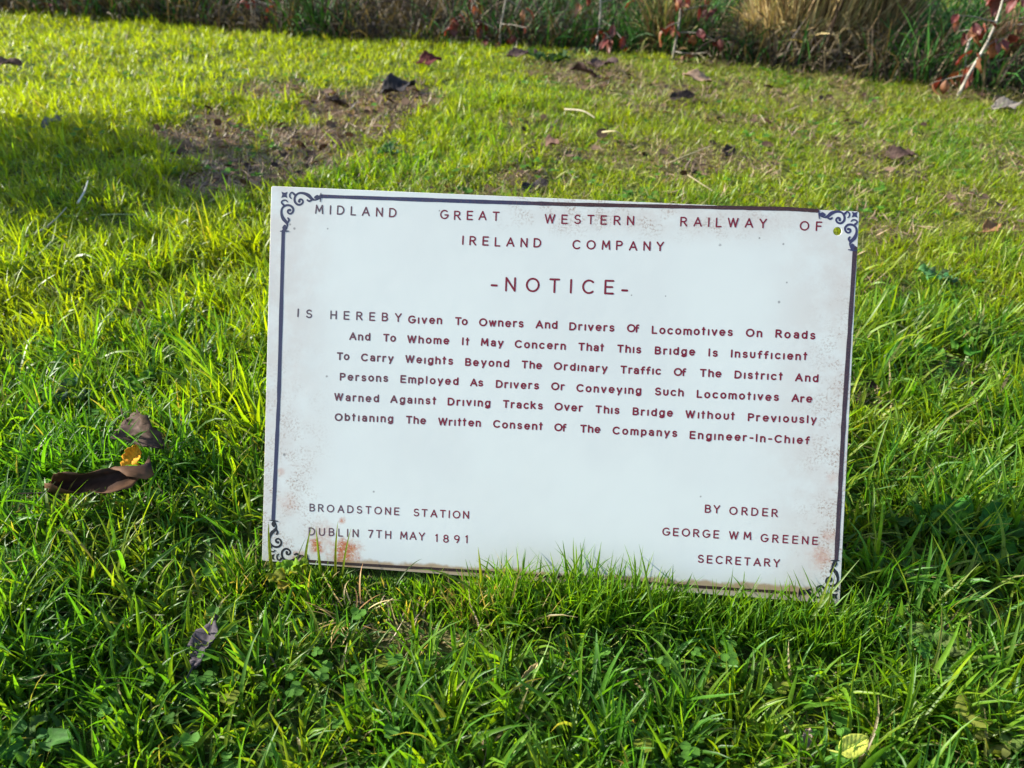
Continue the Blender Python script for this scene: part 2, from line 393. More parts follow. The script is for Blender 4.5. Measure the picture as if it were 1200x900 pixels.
tag(mesh_np('clover_leaves', Vc, Fc, MW, colors=Cc), 'small round clover leaves scattered low between the grass blades', 'clover', kind='stuff')

# ------------------------------------------------------------------ larger broad-leaved weeds
def broad_leaf(name, L, W, bend, cup, col, parent, M4, wav=.0, mat=None, ns=10, nt=6, veins=True, tone=None, ragged=0, seed=0, tipsharp=1.0, solid=.0004, twist=0.0):
    rs = np.random.default_rng(seed+100)
    S = np.linspace(0, 1, ns+1); Tt = np.linspace(-1, 1, nt+1)
    V = np.zeros((ns+1, nt+1, 3)); C = np.zeros((ns+1, nt+1, 3))
    x = 0; z = 0; ph = rs.random(6)*6
    for i, s in enumerate(S):
        be = bend*(s-.5)+.25*wav*math.sin(5*s+ph[0])
        if i: x += math.cos(be)*L/ns; z += math.sin(be)*L/ns
        hw = W/2*max(.02, math.sin(math.pi*min(1, s**.8*1.0))**(.75*tipsharp))
        hw *= 1+ragged*.35*math.sin(17*s+ph[1])*math.sin(9*s+ph[2])
        for j, t in enumerate(Tt):
            hh = hw*(1+ragged*.12*rs.normal()) if abs(t) == 1 else hw
            a = t*cup
            yy = hh*(math.sin(a)/cup if abs(cup) > .01 else t); zz_ = hh*((1-math.cos(a))/cup if abs(cup) > .01 else 0)
            zz_ += -.10*W*math.exp(-(t/.12)**2)*(1 if veins else 0)
            zz_ += .035*W*math.sin(2*math.pi*(7*s-1.5*abs(t)))*min(1, abs(t)*2)*(1 if veins else 0)
            zz_ += wav*W*.22*math.sin(9*s+ph[3]+2*t)*abs(t)
            tw_ = twist*(s-.5); yy, zz_ = yy*math.cos(tw_)-zz_*math.sin(tw_), yy*math.sin(tw_)+zz_*math.cos(tw_)
            V[i, j] = (x-math.sin(be)*zz_, yy, z+math.cos(be)*zz_)
            k = 1+.18*math.sin(2*math.pi*(7*s-1.5*abs(t)))+.12*rs.normal()
            if t == 0: k *= 1.35
            c = np.array(col)*k
            if tone is not None: c = c*(1-abs(t)**2*.8)+np.array(tone)*(abs(t)**2*.8)
            C[i, j] = np.clip(c, .002, 1)
    V = V.reshape(-1, 3); V[:, 0] -= V[:, 0].mean()
    idx = np.arange(len(V)).reshape(ns+1, nt+1)
    F = np.stack([idx[:-1,:-1], idx[1:,:-1], idx[1:,1:], idx[:-1,1:]], -1).reshape(-1, 4)
    o = mesh_np(name, V, F, mat or MW, parent, colors=C.reshape(-1, 3))
    o.matrix_local = M4
    if solid:
        sm = o.modifiers.new('thickness', 'SOLIDIFY'); sm.thickness = solid
    return o, L
def weed(px, py, nleaf, LL, WW, label, col=(.060,.135,.020), lift=.5, seed=0, h=.02):
    LL *= .62; WW *= .74; nleaf = int(nleaf*1.8); h *= .8
    g = ground(px, py, .015); rs = random.Random(seed)
    root = empty('broadleaf_weed', (g[0], g[1], float(terrain(g[0], g[1]))))
    tag(root, label, 'weed', 'broad-leaved weeds growing in the lawn')
    a0 = rs.random()*6
    for k in range(nleaf):
        a = a0+k*2.4; l = LL*rs.uniform(.6, 1.35); el = rs.uniform(.1, lift)
        M4 = Matrix.Rotation(a, 4, 'Z') @ Matrix.Translation((l*(.5+.12*k/2), 0, h+rs.uniform(0, .012)+l*.5*math.sin(el))) @ Matrix.Rotation(-el, 4, 'Y') @ Matrix.Rotation(rs.uniform(-.3, .3), 4, 'X')
        c = [v*rs.uniform(.75, 1.3) for v in col]
        broad_leaf('leaf', l, WW*l/LL*rs.uniform(.85, 1.1), -rs.uniform(.4, 1.2), rs.uniform(.3, .8), c, root, M4, wav=1.1, ns=8, nt=6, seed=seed*20+k, ragged=.5, solid=0, tipsharp=.7)
    return root
weed(1128, 395, 8, .050, .036, 'crinkled round-leaved weed standing right of the upper part of the sign', seed=1)
weed(1075, 415, 6, .045, .034, 'smaller round-leaved weed next to the right edge of the sign at mid height', seed=2)
weed(1150, 640, 7, .058, .030, 'dark glossy weed with broad leaves near the right border, in the sign shadow', seed=3, col=(.045,.12,.02))
weed(1080, 612, 6, .048, .024, 'dark flat weed in the sign shadow just right of the lower sign', seed=4, col=(.05,.12,.02))
weed(85, 465, 6, .034, .026, 'pale bluish weed with rounded leaves above the curled dark leaf at left', col=(.06,.13,.055), seed=5)
weed(172, 455, 6, .032, .022, 'small green weed just behind the brown fallen leaf at left', seed=6)
weed(35, 878, 6, .048, .026, 'broad dark weed in the bottom left corner of the photo', seed=7, col=(.05,.13,.02))
weed(338, 680, 4, .024, .019, 'little yellow green clover-like weed under the lower left corner of the sign', col=(.16,.20,.02), seed=8)
weed(455, 180, 7, .045, .03, 'greyish weed among the worn turf just above the left part of the sign', col=(.05,.10,.04), seed=9)
weed(648, 74, 8, .075, .05, 'tall dark green weed clump far behind the sign below the hedge', col=(.025,.06,.02), seed=10, lift=.9)
weed(1100, 330, 6, .042, .032, 'pale leaved weed in the turf right of the top right corner of the sign', col=(.07,.14,.05), seed=11)
weed(1165, 845, 7, .035, .028, 'yellowish weed with small leaves near the bottom right corner', col=(.11,.17,.03), seed=12)
weed(1095, 770, 6, .034, .026, 'weed with small pale leaves above the yellow fallen leaf at bottom right', col=(.08,.15,.03), seed=13)

# ------------------------------------------------------------------ fallen leaves
def fallen(px, py, L, W, heading, pitch, roll, col, label, z=.03, bend=.3, cup=.5, tone=None, ragged=.5, wav=.6, seed=0, stalk=True, mat=None, sharp=1.0, twist=0.0):
    g = ground(px, py, z)
    o, l = broad_leaf('fallen_leaf', L, W, bend, cup, col, None, Matrix.Identity(4), wav=wav, ns=16, nt=10, ragged=ragged, seed=seed, tone=tone, mat=mat or MD, tipsharp=sharp, twist=twist)
    o.matrix_world = Matrix.Translation(Vector((g[0], g[1], float(terrain(g[0], g[1]))+z))) @ Matrix.Rotation(R(heading), 4, 'Z') @ Matrix.Rotation(R(-pitch), 4, 'Y') @ Matrix.Rotation(R(roll), 4, 'X')
    tag(o, label, 'leaf', 'fallen leaves lying on the lawn')
    if stalk:
        V, F, C = tube([(-L*.49, 0, -math.sin(bend*.5)*L*-.2), (-L*.60, .002, .0), (-L*.74, .006, -.003)], [.0011, .0009, .0007], 5, col=np.array(col)*.9)
        s = mesh_np('leaf_stalk', V, F, MD, o, colors=C)
        # follow the bent base of the leaf
        me = o.data; b = Vector((0, 0, 0))
        n = 0
        for i in range(11): b += me.vertices[i].co; n += 1
        b /= n; s.location = b - Vector((-L*.49, 0, math.sin(bend*.5)*L*.2))
    return o
def tube(pts, rad, nside=6, col=(.2,.2,.2)):
    pts = [np.array(p, float) for p in pts]; n = len(pts); V = []; F = []
    up = np.array([.13, .21, .97])
    for i, p in enumerate(pts):
        d = pts[min(i+1, n-1)]-pts[max(i-1, 0)]; d /= np.linalg.norm(d)+1e-12
        a = np.cross(d, up if abs(d@up) < .95 else np.array([1, 0, 0])); a /= np.linalg.norm(a); b = np.cross(d, a)
        for k in range(nside):
            t = 2*math.pi*k/nside; V.append(p+rad[i]*(math.cos(t)*a+math.sin(t)*b))
    for i in range(n-1):
        for k in range(nside): F.append((i*nside+k, i*nside+(k+1) % nside, (i+1)*nside+(k+1) % nside, (i+1)*nside+k))
    V = np.array(V); return V, np.array(F), np.tile(np.array(col, float), (len(V), 1))

fallen(118, 566, .118, .044, 20, 6, 62, (.024,.012,.009), 'long dark curled leaf on the grass at left, light on its rim put into the colour', z=.050, bend=.5, cup=2.1, tone=(.15,.075,.035), seed=1, ragged=.5, wav=1.7, sharp=.6, twist=1.5)  # tone paints the light caught by the curled rim
fallen(170, 510, .066, .044, -32, -16, 34, (.085,.055,.042), 'ribbed grey brown leaf resting above the dark curled leaf at left', z=.056, bend=-.6, cup=.9, seed=2, tone=(.06,.04,.03), twist=-.7, ragged=.8)
fallen(155, 540, .034, .022, 80, 38, 15, (.62,.27,.012), 'small orange scrap of leaf tucked between the two leaves at left', z=.050, bend=.4, cup=.5, seed=3, stalk=False)
fallen(240, 748, .052, .030, 80, 12, -25, (.065,.055,.062), 'dull grey leaf sunk in the grass at lower left', z=.030, bend=.25, cup=.6, seed=4)
fallen(1003, 868, .028, .018, 22, 10, 24, (.50,.54,.10), 'yellow green fresh leaf on the grass at bottom right', z=.050, bend=-.3, cup=.35, seed=5, ragged=.15, wav=.25, mat=MW, tone=(.46,.50,.09))
fallen(1054, 178, .075, .048, -20, 10, 25, (.055,.034,.028), 'dark brown leaf on the sunlit turf right of and beyond the sign', z=.022, bend=-.5, cup=.7, seed=6)
fallen(627, 214, .070, .045, 20, 8, 10, (.030,.025,.028), 'blackish leaf just behind the top edge of the sign', z=.018, bend=.3, cup=.4, seed=7)
fallen(503, 73, .095, .060, 10, 6, 30, (.085,.022,.022), 'reddish purple leaf on bright turf near the hedge', z=.035, bend=-.5, cup=.7, seed=8)
fallen(466, 104, .125, .095, 25, 14, 12, (.022,.020,.022), 'large black rotting leaf on the bare patch beyond the sign', z=.030, bend=-.7, cup=.7, seed=9, tone=(.05,.045,.045))
fallen(398, 121, .10, .05, 160, 10, 20, (.028,.020,.017), 'dark brown leaf lying left of the large black leaf on the bare patch', z=.022, bend=.5, cup=.8, seed=10)
fallen(6, 77, .11, .06, 15, 8, 20, (.09,.055,.042), 'brown leaf cut by the left border of the photo', z=.045, bend=-.5, cup=.6, seed=11)
fallen(683, 87, .105, .055, 155, 12, 30, (.055,.032,.028), 'dark brown leaf beside the dark green weed clump near the hedge', z=.03, bend=-.5, cup=.8, seed=12)
fallen(612, 65, .12, .06, 8, 5, 15, (.060,.038,.036), 'flat brown leaf left of the dark green weed clump', z=.03, bend=.2, cup=.5, seed=13)
fallen(707, 76, .11, .06, 0, 4, 10, (.075,.050,.045), 'faded brown leaf under the sapling with the pale stem', z=.03, bend=.2, cup=.5, seed=14)
fallen(817, 89, .105, .05, 170, 10, -25, (.30,.20,.135), 'pale pinkish tan leaf on the turf left of the straw tussock', z=.03, bend=-.5, cup=.7, seed=15)
fallen(800, 113, .085, .042, 10, 6, 25, (.030,.022,.020), 'dark leaf on the turf below the pinkish tan leaf', z=.024, bend=.3, cup=.7, seed=16)
fallen(1162, 266, .045, .034, 30, 12, 20, (.22,.12,.055), 'crumpled tan leaf near the right border above the weeds', z=.022, bend=-.7, cup=1.0, seed=17)
fallen(1181, 121, .10, .065, 10, 6, 10, (.16,.14,.12), 'pale grey brown leaf at the far right below the bushes', z=.03, bend=.3, cup=.5, seed=18)
fallen(855, 174, .055, .035, 60, 10, 25, (.035,.026,.022), 'small dark leaf on the turf beyond the middle of the sign top', z=.018, bend=.3, cup=.6, seed=19)
fallen(60, 145, .060, .045, 10, 14, 15, (.12,.13,.14), 'small bluish grey leaf in the shaded lawn at upper left', z=.03, bend=.3, cup=.5, seed=20)
fallen(646, 168, .050, .040, -30, 14, 25, (.13,.075,.055), 'curled brown leaf with a dark hollow on the turf behind the sign', z=.022, bend=-.7, cup=1.0, seed=21)
fallen(1135, 452, .034, .017, 60, 30, 40, (.20,.13,.09), 'little tan leaf standing on edge in the grass right of the sign', z=.026, bend=-.7, cup=1.1, seed=22)
fallen(620, 790, .030, .014, 50, 35, 30, (.36,.27,.12), 'small straw coloured curled leaf in the grass below the sign centre', z=.024, bend=.5, cup=1.0, seed=23, stalk=False)
fallen(162, 357, .032, .018, 80, 20, 25, (.22,.12,.07), 'small pinkish brown leaf in the tall grass left of the sign', z=.024, bend=.5, cup=.9, seed=24, stalk=False)
fallen(945, 872, .034, .016, 70, 20, 25, (.25,.19,.15), 'withered greyish leaf in the bare hollow left of the yellow leaf', z=.014, bend=.5, cup=.9, seed=25, stalk=False)

# stalks of straw lying on the lawn
def stalk_px(pts, z, r, col, label):
    P = [ground(px, py, zz_) for (px, py), zz_ in zip(pts, z)]
    # smooth
    Q = []
    for i in range(len(P)-1):
        p0 = P[max(i-1, 0)]; p1 = P[i]; p2 = P[i+1]; p3 = P[min(i+2, len(P)-1)]
        for k in range(5):
            t = k/5; Q.append(.5*((2*p1)+(-p0+p2)*t+(2*p0-5*p1+4*p2-p3)*t*t+(-p0+3*p1-3*p2+p3)*t**3))
    Q.append(P[-1]); c = Q[0].copy(); Q = [q-c for q in Q]
    V, F, C = tube(Q, [r*(1-.5*i/len(Q)) for i in range(len(Q))], 6, col)
    o = mesh_np('dry_stalk', V, F, MS, colors=C, loc=c); tag(o, label, 'stalk', 'dry stalks lying on the lawn')
stalk_px([(24,279),(48,270),(66,256),(78,243)], [.03,.035,.04,.045], .0020, (.33,.32,.22), 'long pale bent stalk lying in the shaded lawn at upper left')
stalk_px([(91,238),(99,224),(103,212)], [.04,.05,.055], .0024, (.50,.52,.46), 'short thick whitish stalk at the upper end of the long bent stalk')
stalk_px([(44,300),(53,291),(60,283)], [.03,.04,.045], .0019, (.45,.50,.30), 'short pale stalk below the long bent stalk at left')
stalk_px([(662,128),(683,130),(697,138)], [.03,.04,.03], .0032, (.38,.33,.22), 'cream coloured bent stalk on the turf beyond the sign centre')
stalk_px([(706,155),(722,154),(730,161)], [.03,.04,.02], .003, (.50,.43,.22), 'yellowish short stalk below the cream coloured one')
stalk_px([(780,193),(805,182),(835,171)], [.012,.03,.035], .0022, (.42,.36,.19), 'straight straw pointing up right behind the top of the sign')
stalk_px([(806,205),(820,214),(842,228)], [.02,.02,.01], .0016, (.36,.30,.17), 'thin straw lying just above the sign top right of centre')
stalk_px([(118,252),(140,251),(160,252)], [.03,.035,.03], .0013, (.30,.36,.18), 'thin level stalk in the shaded grass left of the sign')

# dry tufts just below the sign
def tuft(name, px, py, n, L0, W0, cols, label, cat, lean=(.2, 1.2), rad=.01, z=0, az=None, group=None, mat=None, nseg=7, curl=.7):
    g = ground(px, py, .01); zt = float(terrain(g[0], g[1]))
    th = rng.random(n)*6.283; rr = rad*np.sqrt(rng.random(n))
    P = np.c_[rr*np.cos(th)+g[0], rr*np.sin(th)+g[1], np.full(n, zt-.002+z)]
    a = th+rng.normal(0, .4, n) if az is None else rng.normal(az, .7, n)
    ca = np.array(cols); c = ca[rng.integers(0, len(ca), n)]*(.7+.6*rng.random(n))[:, None]
    V, F, C = blades(P, a, L0*rng.uniform(.6, 1.15, n), W0*rng.uniform(.7, 1.3, n), rng.uniform(lean[0], lean[1], n), np.abs(rng.normal(curl, .4, n)), c, c*1.05, nseg, True)
    o = mesh_np(name, V-np.array([g[0], g[1], zt]), F, mat or MS, colors=C, loc=(g[0], g[1], zt))
    return tag(o, label, cat, group)
STR = [(.45,.30,.10), (.40,.22,.08), (.50,.38,.16)]
tuft('dry_grass_tuft', 412, 722, 24, .040, .0015, STR, 'orange straw tuft sprawling just under the left part of the sign', 'dry grass', lean=(.5, 1.5), rad=.020, z=.014, curl=.9, group='dry tufts in the lawn')
tuft('dry_grass_tuft', 548, 712, 22, .046, .0017, [(.40,.30,.10), (.30,.30,.06), (.45,.28,.10)], 'upright yellowish tuft under the middle left of the sign', 'dry grass', lean=(.1, .8), rad=.012, group='dry tufts in the lawn')
tuft('dry_grass_tuft', 500, 742, 40, .04, .0020, [(.30,.22,.09), (.24,.2,.07)], 'low brown tuft between the orange tuft and the yellowish tuft', 'dry grass', lean=(.6, 1.4), rad=.03, group='dry tufts in the lawn')
tuft('dry_grass_tuft', 1180, 505, 34, .035, .0022, [(.35,.16,.07), (.3,.2,.08)], 'reddish dry tuft at the right border beside the sign', 'dry grass', lean=(.6, 1.4), rad=.02, group='dry tufts in the lawn')
GRN = [(.10,.17,.012), (.07,.15,.012), (.15,.19,.015)]
def fixed_blade(px, py, az, L, W, lean, curl, col, tw=0, roll=0, z=0):
    g = ground(px, py, .012)
    return blades(np.array([[g[0], g[1], float(terrain(g[0], g[1]))-.002]]), np.array([az]), np.array([L]), np.array([W]), np.array([lean]), np.array([curl]),
                  np.array([col]), np.array([col]), 10, True, tw=np.array([tw]), roll=np.array([roll]))
fb = []
for a in [(578,712,R(168),.105,.0040,.35,1.55,(.075,.13,.012)), (566,700,R(110),.075,.0038,.10,.25,(.15,.19,.02)), (668,706,R(115),.085,.0038,.18,.22,(.05,.12,.012)),
          (640,705,R(60),.060,.003,.4,.6,(.05,.12,.012)), (742,706,R(95),.068,.0026,.02,.35,(.07,.14,.02)), (700,700,R(140),.062,.0034,.45,.5,(.05,.12,.012)),
          (800,712,R(130),.055,.003,.4,.4,(.05,.11,.012)), (845,720,R(40),.055,.0028,.5,.4,(.05,.11,.012)), (788,718,R(50),.058,.003,.45,.3,(.04,.11,.012)),
          (882,722,R(125),.050,.0026,.3,.3,(.05,.11,.012)), (950,735,R(55),.085,.0034,.35,.2,(.17,.22,.03)), (936,738,R(30),.105,.0034,.55,.25,(.10,.17,.02)),
          (965,735,R(80),.078,.003,.12,.2,(.17,.22,.03)), (318,668,R(80),0.073,.0045,.05,.3,(.16,.2,.03)), (356,672,R(70),0.067,.0042,.1,.7,(.14,.2,.02)),
          (382,672,R(80),0.073,.0038,.1,.3,(.15,.2,.015)), (392,674,R(70),0.078,.0034,.12,.3,(.17,.21,.02)), (376,676,R(100),0.070,.0034,.2,.3,(.13,.19,.015)), (398,676,R(60),0.070,.003,.25,.3,(.13,.19,.015)),
          (334,672,R(35),.060,.0022,.45,.1,(.04,.07,.015)), (455,690,R(45),.06,.002,.5,1.3,(.05,.09,.02)), (520,700,R(150),.055,.002,.3,1.5,(.07,.11,.02))]:
    fb.append(fixed_blade(*a))
Vf, Ff, Cf = merge(fb)
tag(mesh_np('tall_grass_blades', Vf, Ff, MG, colors=Cf), 'taller grass blades crossing the lower edge of the sign', 'grass', kind='stuff')

# ------------------------------------------------------------------ the sign
def blob(nt, tc, pos, r, soft=.6, nz=None, amp=.5):
    d = N(nt, 'ShaderNodeVectorMath', operation='DISTANCE'); nt.links.new(tc, d.inputs[0]); d.inputs[1].default_value = (pos[0], pos[1], 0)
    src = d.outputs['Value']
    if nz is not None:
        a = N(nt, 'ShaderNodeMath', operation='MULTIPLY_ADD'); nt.links.new(nz, a.inputs[0]); a.inputs[1].default_value = r*amp*4; 
        ad = N(nt, 'ShaderNodeMath', operation='ADD'); nt.links.new(src, ad.inputs[0]); ad.inputs[1].default_value = -r*amp*2
        nt.links.new(ad.outputs[0], a.inputs[2]); src = a.outputs[0]
    m = N(nt, 'ShaderNodeMapRange'); m.inputs[1].default_value = r; m.inputs[2].default_value = r*(1-soft); m.inputs[3].default_value = 0; m.inputs[4].default_value = 1
    m.interpolation_type = 'SMOOTHSTEP'; nt.links.new(src, m.inputs[0]); return m.outputs[0]
def plate_mat():
    m, nt, b = new_mat('weathered_white_enamel')
    L = nt.links.new
    tcn = N(nt, 'ShaderNodeTexCoord')
    flat = N(nt, 'ShaderNodeVectorMath', operation='MULTIPLY'); flat.inputs[1].default_value = (1, 1, 0); L(tcn.outputs['Object'], flat.inputs[0]); tc = flat.outputs[0]
    def nz(scale, detail=4, rough=.6, vec=None):
        n = N(nt, 'ShaderNodeTexNoise'); n.inputs['Scale'].default_value = scale; n.inputs['Detail'].default_value = detail; n.inputs['Roughness'].default_value = rough
        L(vec or tc, n.inputs['Vector']); return n.outputs[0]
    def mr(src, a, b_, c=0, d=1):
        n = N(nt, 'ShaderNodeMapRange'); n.inputs[1].default_value = a; n.inputs[2].default_value = b_; n.inputs[3].default_value = c; n.inputs[4].default_value = d
        n.interpolation_type = 'SMOOTHSTEP'; L(src, n.inputs[0]); return n.outputs[0]
    def mul(a, b_):
        n = N(nt, 'ShaderNodeMath', operation='MULTIPLY'); L(a, n.inputs[0])
        if isinstance(b_, float): n.inputs[1].default_value = b_
        else: L(b_, n.inputs[1])
        return n.outputs[0]
    def mx(a, b_):
        n = N(nt, 'ShaderNodeMath', operation='MAXIMUM'); L(a, n.inputs[0]); L(b_, n.inputs[1]); return n.outputs[0]
    def mix(fac, c0, c1):
        n = N(nt, 'ShaderNodeMix', data_type='RGBA'); L(fac, n.inputs[0])
        for c, i in ((c0, 6), (c1, 7)):
            if isinstance(c, tuple): n.inputs[i].default_value = (*c, 1)
            else: L(c, n.inputs[i])
        return n.outputs[2]
    sep = N(nt, 'ShaderNodeSeparateXYZ'); L(tc, sep.inputs[0]); X, Y = sep.outputs[0], sep.outputs[1]
    base = mix(mr(nz(6, 3), .35, .65), (.56, .58, .545), (.535, .55, .52))
    # warm staining towards the sides and top right
    side = mx(mr(X, .49, .58), mx(mr(X, .085, .0), mul(mr(Y, .345, .385), mr(X, .2, .35))))
    base = mix(mul(mul(side, mr(nz(22, 6, .7),   .28, .62)), .75), base, (.47, .43, .39))
    # speckle band inside the right and left lines
    fine = nz(420, 5, .7)
    band = mx(mul(mr(X, .540, .585), mr(Y, .37, .22)), mx(mul(mr(X, .08, .02), mr(Y, .27, .05)), mul(mul(mr(Y, .352, .378), mr(X, .2, .3)), mr(X, .56, .4))))
    cl = mr(nz(38, 4, .7), .42, .62)
    base = mix(mul(mul(band, mul(cl, mr(fine, .47, .60))), .9), base, (.25, .15, .10))
    spk = mul(mr(nz(900, 2), .68, .74), mx(band, mr(nz(14, 3), .55, .7)))
    base = mix(mul(spk, .5), base, (.20, .16, .14))
    # rust patches
    ed = nz(110, 6, .75)
    rust = None
    for px, py, r, a in [(371,639,10,1), (404,648,18,1), (401,610,4.5,.8), (378,628,18,.35), (350,655,10,.5), (329,553,5,.35), (962,653,13,.5), (972,628,8,.35), (975,560,7,.25), (380,622,8,.4), (338,590,12,.25)]:
        o = mul(blob(nt, tc, plate_xy(px, py), r/1130*1.4, .8, ed, .45), float(a)); rust = o if rust is None else mx(rust, o)
    rc = mix(mr(nz(260, 4), .4, .6), (.36, .075, .015), (.42, .19, .09))
    rust = mul(rust, mr(nz(300, 5, .8), .38, .48, .15, 1.0))
    # rust creep along the lower edge line
    be = np.polyfit([plate_xy(408, 661)[0], plate_xy(930, 692)[0]], [plate_xy(408, 660)[1], plate_xy(930, 691)[1]], 1)
    ln = N(nt, 'ShaderNodeMath', operation='MULTIPLY_ADD'); L(X, ln.inputs[0]); ln.inputs[1].default_value = -float(be[0]); L(Y, ln.inputs[2])
    dist = N(nt, 'ShaderNodeMath', operation='ADD'); L(ln.outputs[0], dist.inputs[0]); dist.inputs[1].default_value = -float(be[1])
    wig = N(nt, 'ShaderNodeMath', operation='MULTIPLY_ADD'); L(nz(45, 4), wig.inputs[0]); wig.inputs[1].default_value = -.013; L(dist.outputs[0], wig.inputs[2])
    creep = mul(mr(wig.outputs[0], -.0008, -.0048), mr(dist.outputs[0], -.010, -.002, .5, 1.0))
    creep = mul(creep, mr(X, .06, .10)); creep = mul(creep, mr(X, .590, .560))
    col = mix(rust, base, rc)
    col = mix(mul(creep, .85), col, (.30, .19, .085))
    # dark chips
    chips = None
    for px, py, r in [(844,287,2.6), (913,354,2.0), (918,286,1.6), (384,268,1.6), (345,268,1.8), (340,263,1.6), (383,441,1.8), (821,582,1.5), (333,533,2.2), (438,576,1.6), (922,331,1.3), (740,346,1.2), (780,347,1.1), (890,279,1.3), (348,563,1.2), (515,247,1.4)]:
        o = blob(nt, tc, plate_xy(px, py), r/1130, .6, ed, .5); chips = o if chips is None else mx(chips, o)
    col = mix(mul(chips, .6), col, (.07, .06, .06))
    L(col, b.inputs['Base Color'])
    rgh = mr(nz(30, 4), .3, .7, .30, .46); L(rgh, b.inputs['Roughness'])
    b.inputs['Coat Weight'].default_value = .0; b.inputs['Specular IOR Level'].default_value = .45
    bp = N(nt, 'ShaderNodeBump'); bp.inputs['Strength'].default_value = .25; bp.inputs['Distance'].default_value = .0006
    L(nz(70, 5), bp.inputs['Height']); L(bp.outputs[0], b.inputs['Normal'])
    return m
def ink_mat(name, ca, cb, cc, thr=(.0, 1.0), wear=.55):
    """print ink: ca on the left, cb towards the middle, mottled; cc where it has worn"""
    m, nt, b = new_mat(name); L = nt.links.new
    tc = N(nt, 'ShaderNodeTexCoord').outputs['Object']
    n1 = N(nt, 'ShaderNodeTexNoise'); n1.inputs['Scale'].default_value = 18; L(tc, n1.inputs['Vector'])
    sep = N(nt, 'ShaderNodeSeparateXYZ'); L(tc, sep.inputs[0])
    ad = N(nt, 'ShaderNodeMath', operation='MULTIPLY_ADD'); L(n1.outputs[0], ad.inputs[0]); ad.inputs[1].default_value = .12; L(sep.outputs[0], ad.inputs[2])
    r = N(nt, 'ShaderNodeMapRange'); r.inputs[1].default_value = thr[0]; r.inputs[2].default_value = thr[1]; L(ad.outputs[0], r.inputs[0])
    mx_ = N(nt, 'ShaderNodeMix', data_type='RGBA'); L(r.outputs[0], mx_.inputs[0]); mx_.inputs[6].default_value = (*ca, 1); mx_.inputs[7].default_value = (*cb, 1)
    n2 = N(nt, 'ShaderNodeTexNoise'); n2.inputs['Scale'].default_value = 700; n2.inputs['Detail'].default_value = 4; L(tc, n2.inputs['Vector'])
    r2 = N(nt, 'ShaderNodeMapRange'); r2.inputs[1].default_value = .52; r2.inputs[2].default_value = .72; r2.inputs[4].default_value = wear; L(n2.outputs[0], r2.inputs[0])
    m2 = N(nt, 'ShaderNodeMix', data_type='RGBA'); L(r2.outputs[0], m2.inputs[0]); L(mx_.outputs[2], m2.inputs[6]); m2.inputs[7].default_value = (*cc, 1)
    L(m2.outputs[2], b.inputs['Base Color']); b.inputs['Roughness'].default_value = .5; b.inputs['Specular IOR Level'].default_value = .35
    return m
# plate body with a real bolt hole
cu = bpy.data.curves.new('plate_outline', 'CURVE'); cu.dimensions = '2D'; cu.fill_mode = 'BOTH'
corn = [np.array([0, 0])] + [plate_xy(*p) for p in [(984,708), (1007,248), (318,218)]]
outl = []
for i in range(4):
    a, b_, c = corn[i-1], corn[i], corn[(i+1) % 4]; r = .0018
    d1 = (a-b_)/np.linalg.norm(a-b_); d2 = (c-b_)/np.linalg.norm(c-b_)
    outl += [b_+d1*r, b_+d1*r*.3+d2*r*.3, b_+d2*r]
hc = plate_xy(981.5, 271)
hole = [hc+.0042*np.array([math.cos(t), math.sin(t)]) for t in np.linspace(0, 2*math.pi, 25)[:-1]]
for poly in (outl, hole):
    sp = cu.splines.new('POLY'); sp.points.add(len(poly)-1)
    for q, p in zip(sp.points, poly): q.co = (p[0], p[1], 0, 1)
    sp.use_cyclic_u = True
cu.extrude = .0006; cu.bevel_depth = .00035; cu.bevel_resolution = 2; cu.offset = -.0003
tmp = bpy.data.objects.new('tmp', cu); COL.objects.link(tmp)
bpy.context.view_layer.update()
pm = bpy.data.meshes.new_from_object(tmp.evaluated_get(bpy.context.evaluated_depsgraph_get())); bpy.data.objects.remove(tmp)
pm.materials.clear(); pm.materials.append(plate_mat()); pm.name = 'sign_plate'
for v in pm.vertices: v.co.z -= .00095
sign = empty('notice_sign', (0, 0, 0)); sign.matrix_world = MP
tag(sign, 'white rectangular metal notice plate with red lettering leaning back in the grass', 'sign')
plate = bpy.data.objects.new('plate', pm); COL.objects.link(plate); plate.parent = sign

